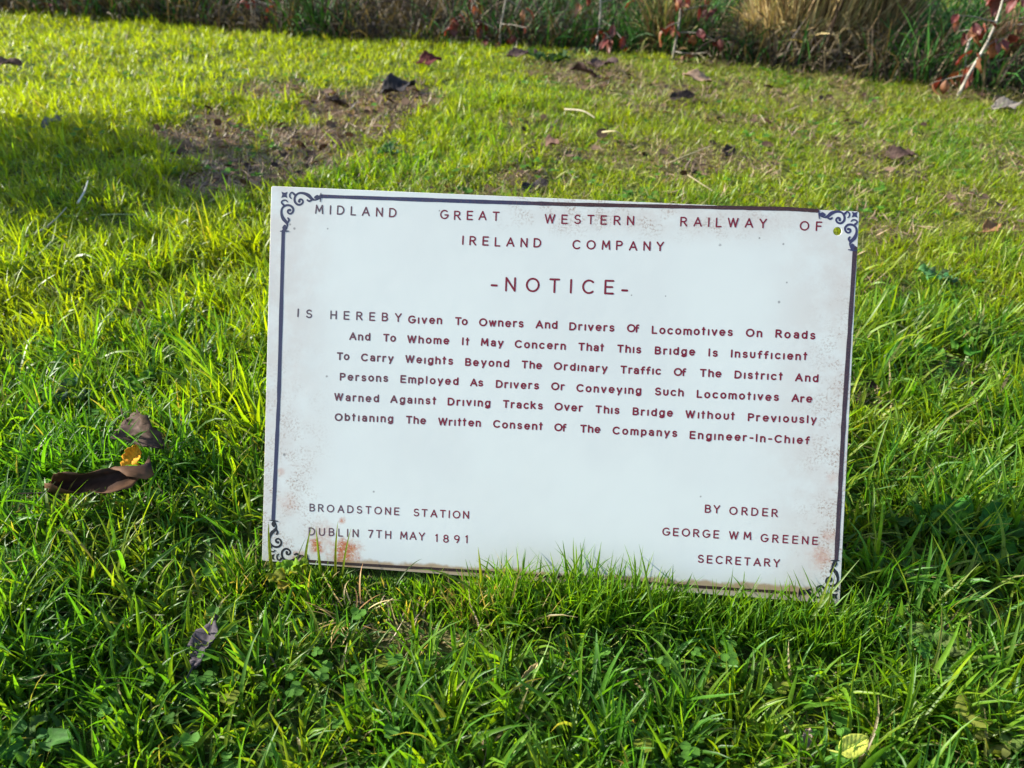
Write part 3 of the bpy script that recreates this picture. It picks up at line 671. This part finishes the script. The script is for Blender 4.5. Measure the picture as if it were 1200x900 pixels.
def ribbon(px_pts, widths, h, smooth=True, caps=True, jitter=0.0, out=None, plane_pts=None):
    """flat stroke on the plate; px_pts photo pixels, widths px; appended to out=(V,F)"""
    P = np.array([plate_xy(*p) for p in px_pts]) if plane_pts is None else np.array(plane_pts, float)
    Wd = np.array(widths, float)
    if smooth and len(P) > 2:
        Q = []; Wq = []
        for i in range(len(P)-1):
            p0 = P[max(i-1, 0)]; p1 = P[i]; p2 = P[i+1]; p3 = P[min(i+2, len(P)-1)]
            for k in range(4):
                t = k/4; Q.append(.5*((2*p1)+(-p0+p2)*t+(2*p0-5*p1+4*p2-p3)*t*t+(-p0+3*p1-3*p2+p3)*t**3)); Wq.append(Wd[i]*(1-t)+Wd[i+1]*t)
        Q.append(P[-1]); Wq.append(Wd[-1]); P = np.array(Q); Wd = np.array(Wq)
    D = np.gradient(P, axis=0) if len(P) > 1 else np.array([[1, 0]]); D /= np.linalg.norm(D, axis=1)[:, None]+1e-12
    if caps:
        r0 = Wd[0]/2; r1 = Wd[-1]/2
        pre = [P[0]-D[0]*r0*c for c in (1, .87, .5)]; pw = [Wd[0]*s for s in (.08, .5, .87)]
        post = [P[-1]+D[-1]*r1*c for c in (.5, .87, 1)]; qw = [Wd[-1]*s for s in (.87, .5, .08)]
        P = np.r_[pre, P, post]; Wd = np.r_[pw, Wd, qw]; D = np.r_[[D[0]]*3, D, [D[-1]]*3]
    Nn = np.c_[-D[:, 1], D[:, 0]]
    if jitter: Wd = Wd*(1+jitter*rng.normal(0, 1, len(Wd)))
    V, F = out; b = len(V)
    for p, n, w_ in zip(P, Nn, Wd):
        V.append((*(p+n*w_/2), h)); V.append((*(p-n*w_/2), h))
    for i in range(len(P)-1): F.append((b+2*i, b+2*i+1, b+2*i+3, b+2*i+2))
PXM = .6/690.0                                   # metres per photo pixel on the plate
def arc(cx, cy, rx, ry, a0, a1, n=10):
    return [(cx+rx*math.cos(R(a0+(a1-a0)*i/n)), cy+ry*math.sin(R(a0+(a1-a0)*i/n))) for i in range(n+1)]
X_ = .74                                         # x-height
def bowl(w_, h=X_): return [arc(w_/2, h/2, w_/2, h/2, 0, 360, 16)]
G = {
'A': (.72, [[(0,0),(.36,1)], [(.36,1),(.72,0)], [(.13,.33),(.59,.33)]]),
'B': (.56, [[(0,0),(0,1)], [(0,1),(.28,1)]+arc(.28,.76,.24,.24,90,-90)+[(0,.52)], [(0,.52),(.30,.52)]+arc(.30,.26,.26,.26,90,-90)+[(0,0)]]),
'C': (.70, [arc(.40,.5,.40,.5,48,312,16)]),
'D': (.66, [[(0,0),(0,1)], [(0,1),(.24,1)]+arc(.24,.5,.42,.5,90,-90,14)+[(0,0)]]),
'E': (.52, [[(0,0),(0,1)], [(0,1),(.52,1)], [(0,.51),(.46,.51)], [(0,0),(.52,0)]]),
'F': (.48, [[(0,0),(0,1)], [(0,1),(.48,1)], [(0,.51),(.42,.51)]]),
'G': (.76, [arc(.40,.5,.40,.5,50,345,18)+[(.78,.45)], [(.46,.45),(.78,.45)]]),
'H': (.60, [[(0,0),(0,1)], [(.6,0),(.6,1)], [(0,.51),(.6,.51)]]),
'I': (.04, [[(.02,0),(.02,1)]]),
'L': (.46, [[(0,1),(0,0)], [(0,0),(.46,0)]]),
'M': (.74, [[(0,0),(.06,1)], [(.06,1),(.37,.25)], [(.37,.25),(.68,1)], [(.68,1),(.74,0)]]),
'N': (.60, [[(0,0),(0,1)], [(0,1),(.6,0)], [(.6,0),(.6,1)]]),
'O': (.82, [arc(.41,.5,.41,.5,0,360,20)]),
'P': (.54, [[(0,0),(0,1)], [(0,1),(.28,1)]+arc(.28,.74,.26,.26,90,-90)+[(0,.48)]]),
'R': (.58, [[(0,0),(0,1)], [(0,1),(.28,1)]+arc(.28,.75,.25,.25,90,-90)+[(0,.5)], [(.26,.5),(.58,0)]]),
'S': (.56, [arc(.28,.745,.25,.255,35,90,4)+arc(.28,.745,.26,.255,90,250,8)[1:]+arc(.29,.255,.27,.26,72,-90,8)+arc(.29,.255,.29,.255,-90,-155,4)[1:]]),
'T': (.60, [[(0,1),(.6,1)], [(.3,1),(.3,0)]]),
'W': (.96, [[(0,1),(.24,0)], [(.24,0),(.48,1)], [(.48,1),(.72,0)], [(.72,0),(.96,1)]]),
'Y': (.62, [[(0,1),(.31,.47)], [(.62,1),(.31,.47)], [(.31,.47),(.31,0)]]),
'U': (.6, [[(0,1),(0,.3)]+arc(.3,.3,.3,.3,180,360,10)+[(.6,1)]]),
'V': (.66, [[(0,1),(.33,0)], [(.33,0),(.66,1)]]),
'7': (.50, [[(0,1),(.5,1)], [(.5,1),(.16,0)]]),
'1': (.16, [[(.14,0),(.14,1)], [(.14,1),(0,.84)]]),
'8': (.54, [arc(.27,.75,.23,.24,0,360,14), arc(.27,.26,.27,.26,0,360,14)]),
'9': (.54, [arc(.27,.70,.27,.29,0,360,14), [(.54,.70),(.5,.35),(.3,0)]]),
'-': (.30, [[(0,.42),(.30,.42)]]),
'a': (.48, [arc(.24,X_-.22,.22,.22,150,0,8)+[(.46,0)], arc(.23,.21,.22,.21,0,360,12)]),
'b': (.50, [[(0,1),(0,0)]]+bowl(.5)),
'c': (.50, [arc(.28,X_/2,.28,X_/2,48,312,12)]),
'd': (.50, [[(.5,1),(.5,0)]]+bowl(.5)),
'e': (.54, [[(.02,X_/2),(.54,X_/2)], arc(.27,X_/2,.27,X_/2,0,310,14)]),
'f': (.32, [[(.10,0),(.10,.78)]+arc(.27,.80,.17,.2,175,75,6), [(-.04,.60),(.28,.60)]]),
'g': (.50, bowl(.5)+[[(.5,X_),(.5,-.05)]+arc(.25,-.05,.25,.22,0,-150,8)]),
'h': (.48, [[(0,1),(0,0)], arc(.24,X_-.26,.24,.26,165,0,8)+[(.48,0)]]),
'i': (.04, [[(.02,0),(.02,X_)]]),
'k': (.46, [[(0,1),(0,0)], [(.42,X_),(0,.3)], [(.15,.42),(.46,0)]]),
'l': (.04, [[(.02,0),(.02,1)]]),
'm': (.80, [[(0,0),(0,X_)], arc(.2,X_-.22,.2,.22,165,0,7)+[(.4,0)], arc(.6,X_-.22,.2,.22,180,0,7)+[(.8,0)]]),
'n': (.46, [[(0,0),(0,X_)], arc(.23,X_-.25,.23,.25,165,0,8)+[(.46,0)]]),
'o': (.54, bowl(.54)),
'p': (.50, [[(0,X_),(0,-.28)]]+bowl(.5)),
'r': (.28, [[(0,0),(0,X_)], arc(.24,X_-.26,.24,.26,160,75,6)]),
's': (.44, [arc(.22,X_-.19,.19,.19,30,250,9)+arc(.22,.19,.21,.19,75,-150,10)]),
't': (.26, [[(.1,1),(.1,0)], [(-.02,X_),(.24,X_)]]),
'u': (.46, [[(0,X_),(0,.25)]+arc(.23,.25,.23,.25,180,360,8)+[(.46,X_)]]),
'v': (.48, [[(0,X_),(.24,0)], [(.24,0),(.48,X_)]]),
'w': (.72, [[(0,X_),(.18,0)], [(.18,0),(.36,X_)], [(.36,X_),(.54,0)], [(.54,0),(.72,X_)]]),
'y': (.50, [[(0,X_),(.25,0)], [(.5,X_),(.14,-.28)]]),
}
def word(txt, x0, x1, y0, y1, cap, wt, out):
    a = plate_xy(x0, y0); b_ = plate_xy(x1, y1)
    u = (b_-a); tot = np.linalg.norm(u); u /= tot; v = np.array([-u[1], u[0]])
    H = cap*PXM; wtm = wt*PXM
    ws = [G[c][0] for c in txt]
    tot2 = tot-wtm
    s = H
    gap = (tot2-sum(ws)*s)/max(1, len(txt)-1)
    if gap < .12*H and len(txt) > 1:
        sx = (tot2-.14*H*(len(txt)-1))/(sum(ws)*s); gap = .14*H
    else: sx = 1.0
    if len(txt) == 1: sx = 1
    cx = wtm/2
    for c in txt:
        wdt, strokes = G[c]
        jit = rng.normal(0, .012, 2)*H
        for k, st in enumerate(strokes):
            pts = [a + u*(cx+p[0]*s*sx+jit[0]) + v*((p[1])*(H-wtm)+wtm/2+jit[1]) for p in st]
            hgt = .00010+.00002*k
            ribbon(None, [wtm]*len(pts), hgt, smooth=False, plane_pts=pts, out=out, jitter=.03)
        cx += wdt*s*sx+gap
LINES = [
 (11.2, 1.7, [('MIDLAND',369.3,464.5,250.8,254.8),('GREAT',515.4,585,257,259),('WESTERN',638,743,262,264.2),('RAILWAY',797,898.5,265.3,267.6),('OF',936.6,963,270,270.8)]),
 (11.2, 1.8, [('IRELAND',541,634,287,290.6),('COMPANY',670.5,778,292,294.6)]),
 (17.2, 2.3, [('NOTICE',592,719,341.6,345.6)]),
 (10.6, 1.7, [('IS',348,365.5,371.9,373),('HEREBY',387,470.5,374.3,377.3)]),
 (9.8, 1.95, [('Given',478,518,379,380.3),('To',533,548,381,381.5),('Owners',561,613.5,382.4,384),('And',627.6,653.4,384.8,385.7),('Drivers',667,720,387.2,388.9),('Of',734.4,749,389.4,389.9),('Locomotives',763.5,858.6,391.4,394.2),('On',874,893,394.8,395.3),('Roads',908.4,955.5,395.8,397.8)]),
 (9.6, 1.95, [('And',409,434,398.6,399.5),('To',449,464,400.5,401),('Whome',477,526.5,402,404),('It',541,550,404.6,405),('May',563.4,590,405.5,406.7),('Concern',603,663,407.7,410.2),('That',677.4,708,411,412.3),('This',723,751.5,413.2,414.4),('Bridge',767,814.5,415.3,417),('Is',829.5,841,417.8,418.2),('Insufficient',856,945.6,419,422.5)]),
 (9.6, 1.95, [('To',394.5,409.5,422,422.6),('Carry',423,461,423.3,424.7),('Weights',474.6,531,425.3,427.7),('Beyond',545,596.4,428.7,430.7),('The',611,635,431.8,432.8),('Ordinary',648.6,711.6,433.7,436.7),('Traffic',726.6,774.6,437.7,439.6),('Of',789.3,804,440.4,441),('The',820,845.4,441.7,442.6),('District',860.4,917,443.6,446),('And',931.5,959,446.8,448)]),
 (9.6, 1.95, [('Persons',398,455,446,448),('Employed',469,537.3,448.7,451.7),('As',550.8,566.4,452.7,453.3),('Drivers',580.8,631.5,454.5,456.5),('Or',645.5,661.5,457.2,457.9),('Conveying',675,751.5,459.2,462.4),('Such',767,801.3,463.4,464.8),('Locomotives',816,912.6,466.3,470.2),('Are',927,951.6,471.2,472.3)]),
 (9.6, 1.95, [('Warned',391.5,444,469.6,471.7),('Against',457.2,511,472.2,474.4),('Driving',524.4,574.5,475.1,477),('Tracks',589,636,478.1,480),('Over',649.5,682.5,481.2,482.5),('This',697.5,726,484.2,485.6),('Bridge',741,788.4,486.7,488.8),('Without',803,861,490,492.4),('Previously',876,957,493.6,496.6)]),
 (9.6, 1.95, [('Obtianing',392,460.8,493,495.4),('The',475.5,499,496.3,497.4),('Written',513,563.4,498.4,500.5),('Consent',577.5,636,501.4,504.4),('Of',649.5,663.6,505.4,506),('The',679.5,703.5,506.9,508),('Companys',717.6,793.5,509,512.4),('Engineer-In-Chief',808,948.6,514.3,520.9)]),
 (9.6, 1.5, [('BROADSTONE',362.4,468,599.3,604),('STATION',484.5,549.5,605,608.3)]),
 (10.0, 1.5, [('DUBLIN',361.5,420,627.5,629.6),('7TH',431,458.4,630.2,631.4),('MAY',468.6,498,632.2,633.4),('1891',510,548,635.3,636.8)]),
 (9.9, 1.6, [('BY',825.6,843.6,601,602),('ORDER',854.4,911.4,603.3,606)]),
 (9.9, 1.6, [('GEORGE',775.8,842.4,627.4,631),('WM',854,880,632,633.2),('GREENE',891,958.5,635,639)]),
 (9.9, 1.6, [('SECRETARY',817.2,914,659.5,665)]),
]
INK = ink_mat('lettering_ink', (.070,.052,.062), (.145,.002,.014), (.30,.10,.13), (.10, .26))
for cap, wt, ws in LINES:
    for wd in ws:
        out = ([], []); word(wd[0], wd[1], wd[2], wd[3], wd[4], cap, wt*1.02, out)
        if cap < 16: mesh_np('lettering', out[0], out[1], INK, sign, smooth=False)
    if cap > 16:
        ribbon([(576.2,334.3),(582,334.6)], [2.6*PXM]*2, .0001, smooth=False, out=out); ribbon([(729.2,340.2),(734.8,340.5)], [2.6*PXM]*2, .0001, smooth=False, out=out)
        mesh_np('lettering', out[0], out[1], INK, sign, smooth=False)
# border lines
NAVY = ink_mat('border_ink', (.024,.030,.075), (.030,.022,.035), (.10,.09,.12), (.0, .30), .25)
NAVY2 = ink_mat('border_ink_right', (.028,.02,.03), (.032,.032,.085), (.10,.08,.11), (.2, .55), .3)
RLINE = ink_mat('right_border_ink', (.030,.016,.022), (.034,.020,.030), (.14,.07,.06), (.2, .55), .6)
def line(pts, w0, mat):
    out = ([], []); P = []
    for i in range(len(pts)-1):
        n = 14
        for k in range(n): t = k/n; P.append((pts[i][0]*(1-t)+pts[i+1][0]*t, pts[i][1]*(1-t)+pts[i+1][1]*t))
    P.append(pts[-1]); ribbon(P, [w0*PXM]*len(P), .00012, smooth=False, out=out, jitter=.06)
    mesh_np('border_line', out[0], out[1], mat, sign, smooth=False)
line([(376,230),(570,236.6),(660,239.3),(800,242.3),(924,244.8),(958,247)], 4.4, ink_mat('top_border_ink', (.024,.028,.070), (.035,.014,.016), (.16,.07,.04), (.27, .36), .6))
line([(332,271),(326.6,470),(320.2,608)], 4.6, NAVY)
line([(1002,291),(989,488),(980,656)], 5.0, RLINE)
line([(362,657.5),(408,660.8),(558,669.5),(741,682),(810,687),(932,695)], 3.4, ink_mat('lower_border_ink', (.025,.014,.012), (.025,.012,.012), (.12,.06,.03), (0, 1), .5))
def ornament(cx, cy, ax, ay, bx, by, mat, k=1.0, flip=False):
    """corner scroll; a = unit step (photo px) along the horizontal arm, b = along the vertical arm"""
    out = ([], [])
    def pt(s, t): return (cx+(ax*s+bx*t)*k, cy+(ay*s+by*t)*k)
    for arm in (0, 1):
        f = (lambda s, t: pt(s, t)) if arm == 0 else (lambda s, t: pt(t, s))
        sp = [(41,3),(36,4.6),(32,3.2),(28,-.5),(22,-2.8),(16,-2.2),(12.4,2),(12.4,7.4),(16,10.8),(20,10.2),(22,7.2),(20.4,4.6),(18,5),(17.6,7)]
        wd = [.9,1.4,2.8,3.4,2.3,1.8,2,2.1,2,1.8,1.7,1.7,2,2.6]
        ribbon([f(*p) for p in sp], [w_*PXM*k*1.3 for w_ in wd], .00010+.00002*arm, out=out)
        ribbon([f(34,4),(f(29.5,6.2)),(f(27,5))], [1.2*PXM, 2.6*PXM, 2.0*PXM], .00014+.00002*arm, out=out)
        ribbon([f(11.5,-1),(f(9,-3.2)),(f(6.6,-1.4)),(f(6.4,2)),(f(8.2,4))], [2.8*PXM,1.8*PXM,1.7*PXM,1.8*PXM,1.2*PXM], .00018+.00002*arm, out=out)
        ribbon([f(36.6,1.6), f(38.6,1.2), f(41,1.6)], [3.6*PXM, 5.4*PXM, 3.6*PXM], .00022+.00002*arm, out=out)
        ribbon([f(42.8,-3.6), f(42.6,1), f(42.2,6.4)], [1.0*PXM, 1.9*PXM, 1.0*PXM], .00026+.00002*arm, out=out)
    V, F = out; b = len(V); ctr = plate_xy(*pt(0, 0)); V.append((*ctr, .00012))
    for i in range(16):
        t = 2*math.pi*i/16; r = (5.2 if i % 4 == 2 else 2.5)
        if i % 2: r = 3.0
        q = plate_xy(*pt(r*math.cos(t), r*math.sin(t))); V.append((*q, .00012))
    for i in range(16): F.append((b, b+1+i, b+1+(i+1) % 16))
    mesh_np('corner_scroll', V, F, mat, sign, smooth=False)
ornament(333.3, 228.3, .999, .04, -.03, 1, NAVY)
ornament(1001.5, 251.5, -.999, -.035, -.03, 1, NAVY2, .98)
BLK = ink_mat('lower_scroll_ink', (.012,.012,.016), (.012,.012,.016), (.05,.05,.05), (0, 1), .3)
ornament(318.2, 652.5, .995, .09, .03, -1, BLK)
ornament(978.0, 698.5, -.997, -.06, .045, -1, BLK, .98)

# ------------------------------------------------------------------ hedge bottom beyond the lawn
def hedge_base(px): return np.interp(px, [0, 200, 400, 600, 800, 900, 1000, 1130, 1200], [16, 26, 42, 52, 66, 80, 90, 100, 110])
def hb_world(px, back_=0.0):
    g = ground(px, float(hedge_base(px))); return np.array([g[0], g[1]+back_, float(terrain(g[0], g[1]))])
HBX = np.array([hb_world(p)[:2] for p in np.linspace(-250, 1450, 40)]) if False else np.array([hb_world(p)[:2] for p in np.linspace(0, 1200, 30)])
s0 = (HBX[5]-HBX[0])/np.linalg.norm(HBX[5]-HBX[0]); s1_ = (HBX[-1]-HBX[-6])/np.linalg.norm(HBX[-1]-HBX[-6])
HBX = np.r_[[HBX[0]-s0*2.2], HBX, [HBX[-1]+s1_*2.0]]
def on_hedge(n, width, off=0.0, bias=1.0):
    seg = np.linalg.norm(np.diff(HBX, axis=0), axis=1); cs = np.r_[0, np.cumsum(seg)]
    t = rng.random(n)*cs[-1]; x = np.interp(t, cs, HBX[:, 0]); y = np.interp(t, cs, HBX[:, 1])
    return x, y+off+width*rng.random(n)**bias
# long green and withered grass, the hedge's own shade darkened into its colours
n = 26000; x, y = on_hedge(n, 1.3, -.06, 1.3)
cl = noise(x, y, .3, 51); pxx = 600+FPX*x/np.maximum(y, .1)*.85
greeny = np.clip(.22+.9*(cl-.35)+.35*np.exp(-((x-.45)/.45)**2)+.5*sstep(1.4, 2.0, x), 0, 1)
isg = rng.random(n) < greeny
cg = np.array([.030,.100,.016])*(.6+.9*rng.random(n))[:, None]; cb = np.where((rng.random(n) < .5)[:, None], np.array([.12,.095,.055]), np.array([.055,.042,.030]))*(.4+.9*rng.random(n))[:, None]
c = np.where(isg[:, None], cg, cb)
parts = blades(np.c_[x, y, terrain(x, y)-.003], rng.random(n)*6.283, rng.uniform(.10, .36, n)*(.5+.8*cl), rng.uniform(.004, .009, n), np.abs(rng.normal(.3, .3, n)), np.abs(rng.normal(1.1, .6, n)), c, c*1.1, 4, False, plate=False)
tag(mesh_np('hedge_bottom_grass', parts[0], parts[1], MH, colors=parts[2]), 'long green and withered grass along the foot of the hedge, shade put into its colour', 'grass', kind='stuff')
# tangle of thin brown stems
tv = []
x, y = on_hedge(420, 1.3, .05)
for i in range(len(x)):
    a = random.random()*6.28; L = random.uniform(.25, .75); p = np.array([x[i], y[i], float(terrain(x[i], y[i]))]); pts = [p]
    el = random.uniform(.7, 1.4)
    for k in range(5):
        el -= random.uniform(0, .35); a += random.uniform(-.4, .4)
        p = p+L/5*np.array([math.cos(el)*math.cos(a), math.cos(el)*math.sin(a), math.sin(el)]); pts.append(p)
    tv.append(tube(pts, [.004-.0005*k for k in range(6)], 4, np.array([.08,.055,.042])*random.uniform(.4, 1.6)))
Vv, Fv, Cv = merge(tv)
tag(mesh_np('bramble_stems', Vv, Fv, MD, colors=Cv), 'tangle of thin brown bramble stems in the hedge bottom', 'brambles', kind='stuff')
# dead leaf litter in the hedge bottom
n = 2600; x, y = on_hedge(n, 1.2, .0)
c = np.where((rng.random(n) < .55)[:, None], np.array([.10,.06,.045]), np.array([.16,.13,.11]))*(.4+rng.random(n))[:, None]
lt = disc_leaves(np.c_[x, y, terrain(x, y)+.01+.03*rng.random(n)], rng.random(n)*6.28, rng.uniform(.03, .07, n), rng.normal(0, .4, n), c, plate=False)
tag(mesh_np('leaf_litter', lt[0], lt[1], MD, colors=lt[2]), 'brown leaf litter strewn under the hedge', 'leaf litter', kind='stuff')
# straw tussocks
def tussock(px, py, n, spread, Lr, label, cols, lean=(0, .6), curl=1.7, back_=.15):
    g = ground(px, py); b = np.array([g[0], g[1]+back_, 0])
    root = empty('straw_tussock', (b[0], b[1], float(terrain(b[0], b[1]))))
    tag(root, label, 'tussock', 'straw tussocks at the hedge')
    for part, m_, lnmul in (('dead_blades', n, 1), ('basal_blades', n//3, .5)):
        th = rng.random(m_)*6.283; rr = spread*np.sqrt(rng.random(m_))
        P = np.c_[rr*np.cos(th), rr*np.sin(th)*.6, np.zeros(m_)]
        L = rng.uniform(*Lr, m_)*lnmul
        ca = np.array(cols); c = ca[rng.integers(0, len(ca), m_)]*(.45+.85*rng.random(m_))[:, None]
        up = rng.random(m_) < .55
        L = np.where(up, L, np.minimum(L, .30)*rng.uniform(.5, 1, m_))
        V, F, C = blades(P, th+rng.normal(0, .9, m_), L, rng.uniform(.0035, .008, m_), np.where(up, np.abs(rng.normal(.10, .10, m_)), np.abs(rng.normal(.5, .45, m_))),
                         np.where(up, np.abs(rng.normal(.30, .35, m_)), rng.normal(curl*.6, .8, m_)), c*.8, c*1.1, 7, False, plate=False, floor=False, tw=rng.normal(0, .8, m_), roll=rng.normal(0, 1.2, m_))
        V[:, 2] = np.maximum(V[:, 2], .004)
        mesh_np(part, V, F, MS, root, colors=C)['kind'] = 'stuff'
STW = [(.50,.39,.18), (.44,.31,.14), (.58,.48,.25), (.24,.16,.08), (.34,.32,.11)]
tussock(955, 78, 3600, .21, (.16, .60), 'large shaggy tussock of pale straw at the top of the photo', STW)
tussock(1030, 82, 1300, .13, (.14, .50), 'browner straw tussock adjoining the right side of the large pale one', [(.30,.20,.10), (.38,.28,.13), (.15,.10,.06), (.24,.22,.07)])
tussock(792, 72, 420, .09, (.12, .36), 'small olive straw tussock under the second red-leaved sapling', [(.22,.22,.06), (.30,.26,.11), (.16,.10,.05)])
tussock(1195, 96, 300, .09, (.12, .30), 'rusty straw clump at the top right border', [(.36,.24,.13), (.28,.14,.07)], back_=.1)
tussock(540, 44, 420, .22, (.15, .42), 'grey brown withered clump in the hedge left of centre', [(.17,.14,.09), (.12,.10,.06), (.20,.17,.10)], back_=.3)
tussock(460, 34, 420, .22, (.15, .42), 'olive brown withered clump in the hedge at upper left', [(.13,.12,.06), (.10,.09,.05), (.18,.15,.08)], back_=.35)
tussock(1095, 60, 500, .25, (.20, .45), 'faded grey straw clump behind the leaning pale sapling', [(.24,.21,.15), (.18,.15,.10), (.14,.12,.07)], back_=.6)
# beech saplings with russet leaves
leafV, leafF, leafC = [], [], []
def beech_mesh(name, col, seed):
    rs = np.random.default_rng(seed); ns, ntt = 6, 4; V = []; C = []
    for i in range(ns+1):
        s = i/ns; hw = .5*.6*math.sin(math.pi*max(.02, min(.98, s**.9)))**.8
        for j in range(ntt+1):
            t = -1+2*j/ntt; V.append((s, hw*t, .10*abs(t)+.12*math.sin(3*s+seed)+.03*rs.normal())); C.append(np.array(col)*(1+.2*rs.normal()))
    idx = np.arange(len(V)).reshape(ns+1, ntt+1); F = np.stack([idx[:-1,:-1], idx[1:,:-1], idx[1:,1:], idx[:-1,1:]], -1).reshape(-1, 4)
    o = mesh_np(name, np.array(V), F, MB, colors=np.clip(np.array(C), .005, 1)); me = o.data; bpy.data.objects.remove(o); return me
BM = [beech_mesh('beech_leaf', c, i) for i, c in enumerate([(.12,.026,.020), (.15,.045,.026), (.085,.022,.020), (.22,.10,.05)])]
BARK = bark_mat('sapling_bark', (.10,.085,.065), (.22,.20,.16), 40)
PALE_BARK = bark_mat('pale_bark', (.26,.23,.18), (.46,.42,.35), 40)
def sapling(px, py, lean_px, h, nb, nleaf, label, low=.14, back_=.0, bend=0):
    low *= .35; h *= .75; py += 12
    g = ground(px, py); rs = random.Random(int(px*7+py)); b = np.array([g[0], g[1]+back_, float(terrain(g[0], g[1]))])
    root = empty('beech_sapling', b); tag(root, label, 'sapling', 'beech saplings along the hedge')
    pts = [np.array([lean_px*t**1.2+.010*math.sin(7*t+px), .02*math.sin(4*t+px), -.02+h*t]) for t in np.linspace(0, 1, 9)]
    V, F, _ = tube(pts, [.0060-.0040*i/8 for i in range(9)], 7); mesh_np('stem', V, F, PALE_BARK if px in (1122, 697) else BARK, root)
    tips = []
    for k in range(nb):
        t = low/h+(1-low/h)*(k+rs.random())/nb; i = min(7, int(t*8)); p = pts[i]*(1-(t*8-i))+pts[i+1]*(t*8-i)
        a = rs.random()*6.28; L = rs.uniform(.10, .24)*(1.1-.5*t); el = rs.uniform(-.3, .4); q = [p]
        for s in range(4):
            el += rs.uniform(-.3, .1); p = p+L/4*np.array([math.cos(el)*math.cos(a), math.cos(el)*math.sin(a), math.sin(el)]); q.append(p)
        V, F, _ = tube(q, [.0028,.0023,.0018,.0014,.001], 5); mesh_np('branch', V, F, BARK, root); tips.append(q)
    for k in range(nleaf):
        q = rs.choice(tips); p = rs.choice(q[1:]); o = bpy.data.objects.new('leaf', BM[rs.randrange(4)]); COL.objects.link(o); o.parent = root
        o.location = [p[i]+rs.uniform(-.015, .015) for i in range(3)]; s = rs.uniform(.034, .060); o.scale = (s, s, s)
        o.rotation_euler = (rs.uniform(-.6, .6), rs.uniform(.2, 1.4), rs.random()*6.28)
sapling(697, 48, .02, .62, 9, 42, 'sapling with a pale straight stem and red-brown leaves right of the photo top centre', low=.13)
sapling(790, 60, -.02, .62, 11, 46, 'red-leaved sapling growing out of the small olive tussock', low=.16)
sapling(1122, 100, .07, .55, 9, 44, 'leaning whitish sapling with orange brown leaves near the top right', low=.20)
sapling(1196, 84, .02, .5, 8, 36, 'russet sapling cut by the right border at the top', low=.12, back_=.1)
sapling(552, 42, .0, .6, 12, 48, 'low red-leaved sapling left of the photo top centre', low=.07, back_=.1)
sapling(588, 42, .03, .6, 5, 10, 'thin almost bare sapling right next to the low red-leaved one', low=.25)
sapling(385, 30, .02, .55, 10, 40, 'small crimson-leaved sapling at the top left centre', low=.10, back_=.15)
sapling(298, 26, -.02, .55, 10, 40, 'crimson-leaved sapling second from the left at the top', low=.10, back_=.15)
sapling(60, 12, .0, .55, 9, 36, 'leftmost crimson-leaved sapling at the top of the photo', low=.09, back_=.15)
# broken pale stub beside the leaning sapling
V, F, C = tube([(0,0,-.01),(-.012,.0,.05),(-.028,0,.10),(-.03,.0,.155),(-.024,0,.17)], [.006,.005,.0055,.005,.002], 7)
o = mesh_np('broken_stub', V, F, PALE_BARK, loc=tuple(hb_world(1125)-np.array([0, .03, 0]))); tag(o, 'short broken pale stub at the foot of the leaning whitish sapling', 'stub')

# ------------------------------------------------------------------ unseen shrub added outside the left border to cast shade on the lawn
def shrub(cx, cy, rx, ry, h, label, n=2600, seed=3):
    rs = np.random.default_rng(seed); root = empty('added_shade_shrub', (cx, cy, 0)); tag(root, label, 'shrub')
    tv = []
    for k in range(14):
        a = rs.random()*6.28; e = np.array([rx*.7*math.cos(a), ry*.7*math.sin(a), h*rs.uniform(.55, .95)])
        tv.append(tube([np.array([0, 0, -.02]), e*np.array([.25, .25, .4]), e*np.array([.6, .6, .75]), e], [.016,.011,.007,.003], 5))
    V, F, C = merge(tv); mesh_np('branch', V, F, BARK, root)
    d = rs.normal(size=(n, 3)); d /= np.linalg.norm(d, axis=1)[:, None]; r = rs.random(n)**.4
    P = d*r[:, None]*np.array([rx, ry, h*.46])*(.8+.35*noise(d[:, 0]*3+9, d[:, 2]*3+d[:, 1]*2+9, .7, 77))[:, None]+np.array([0, 0, h*.53])
    c = np.array([.035,.085,.02])*(.6+.9*rs.random(n))[:, None]
    V, F, C = disc_leaves(P, rs.random(n)*6.28, rs.uniform(.035, .06, n), rs.normal(0, .8, n), c, plate=False)
    mesh_np('foliage', V, F, MW, root, colors=C)['kind'] = 'stuff'
hd = -sd[:2]/np.linalg.norm(sd[:2])
tip = ground(330, 232)
h_ = .80; reach = h_*.8/math.tan(SUN_EL)
c_ = tip[:2]-hd*(reach+.25)
shrub(c_[0], c_[1], .42, .44, h_, 'round unseen shrub added beyond the left border to cast shade on the lawn', n=1350)
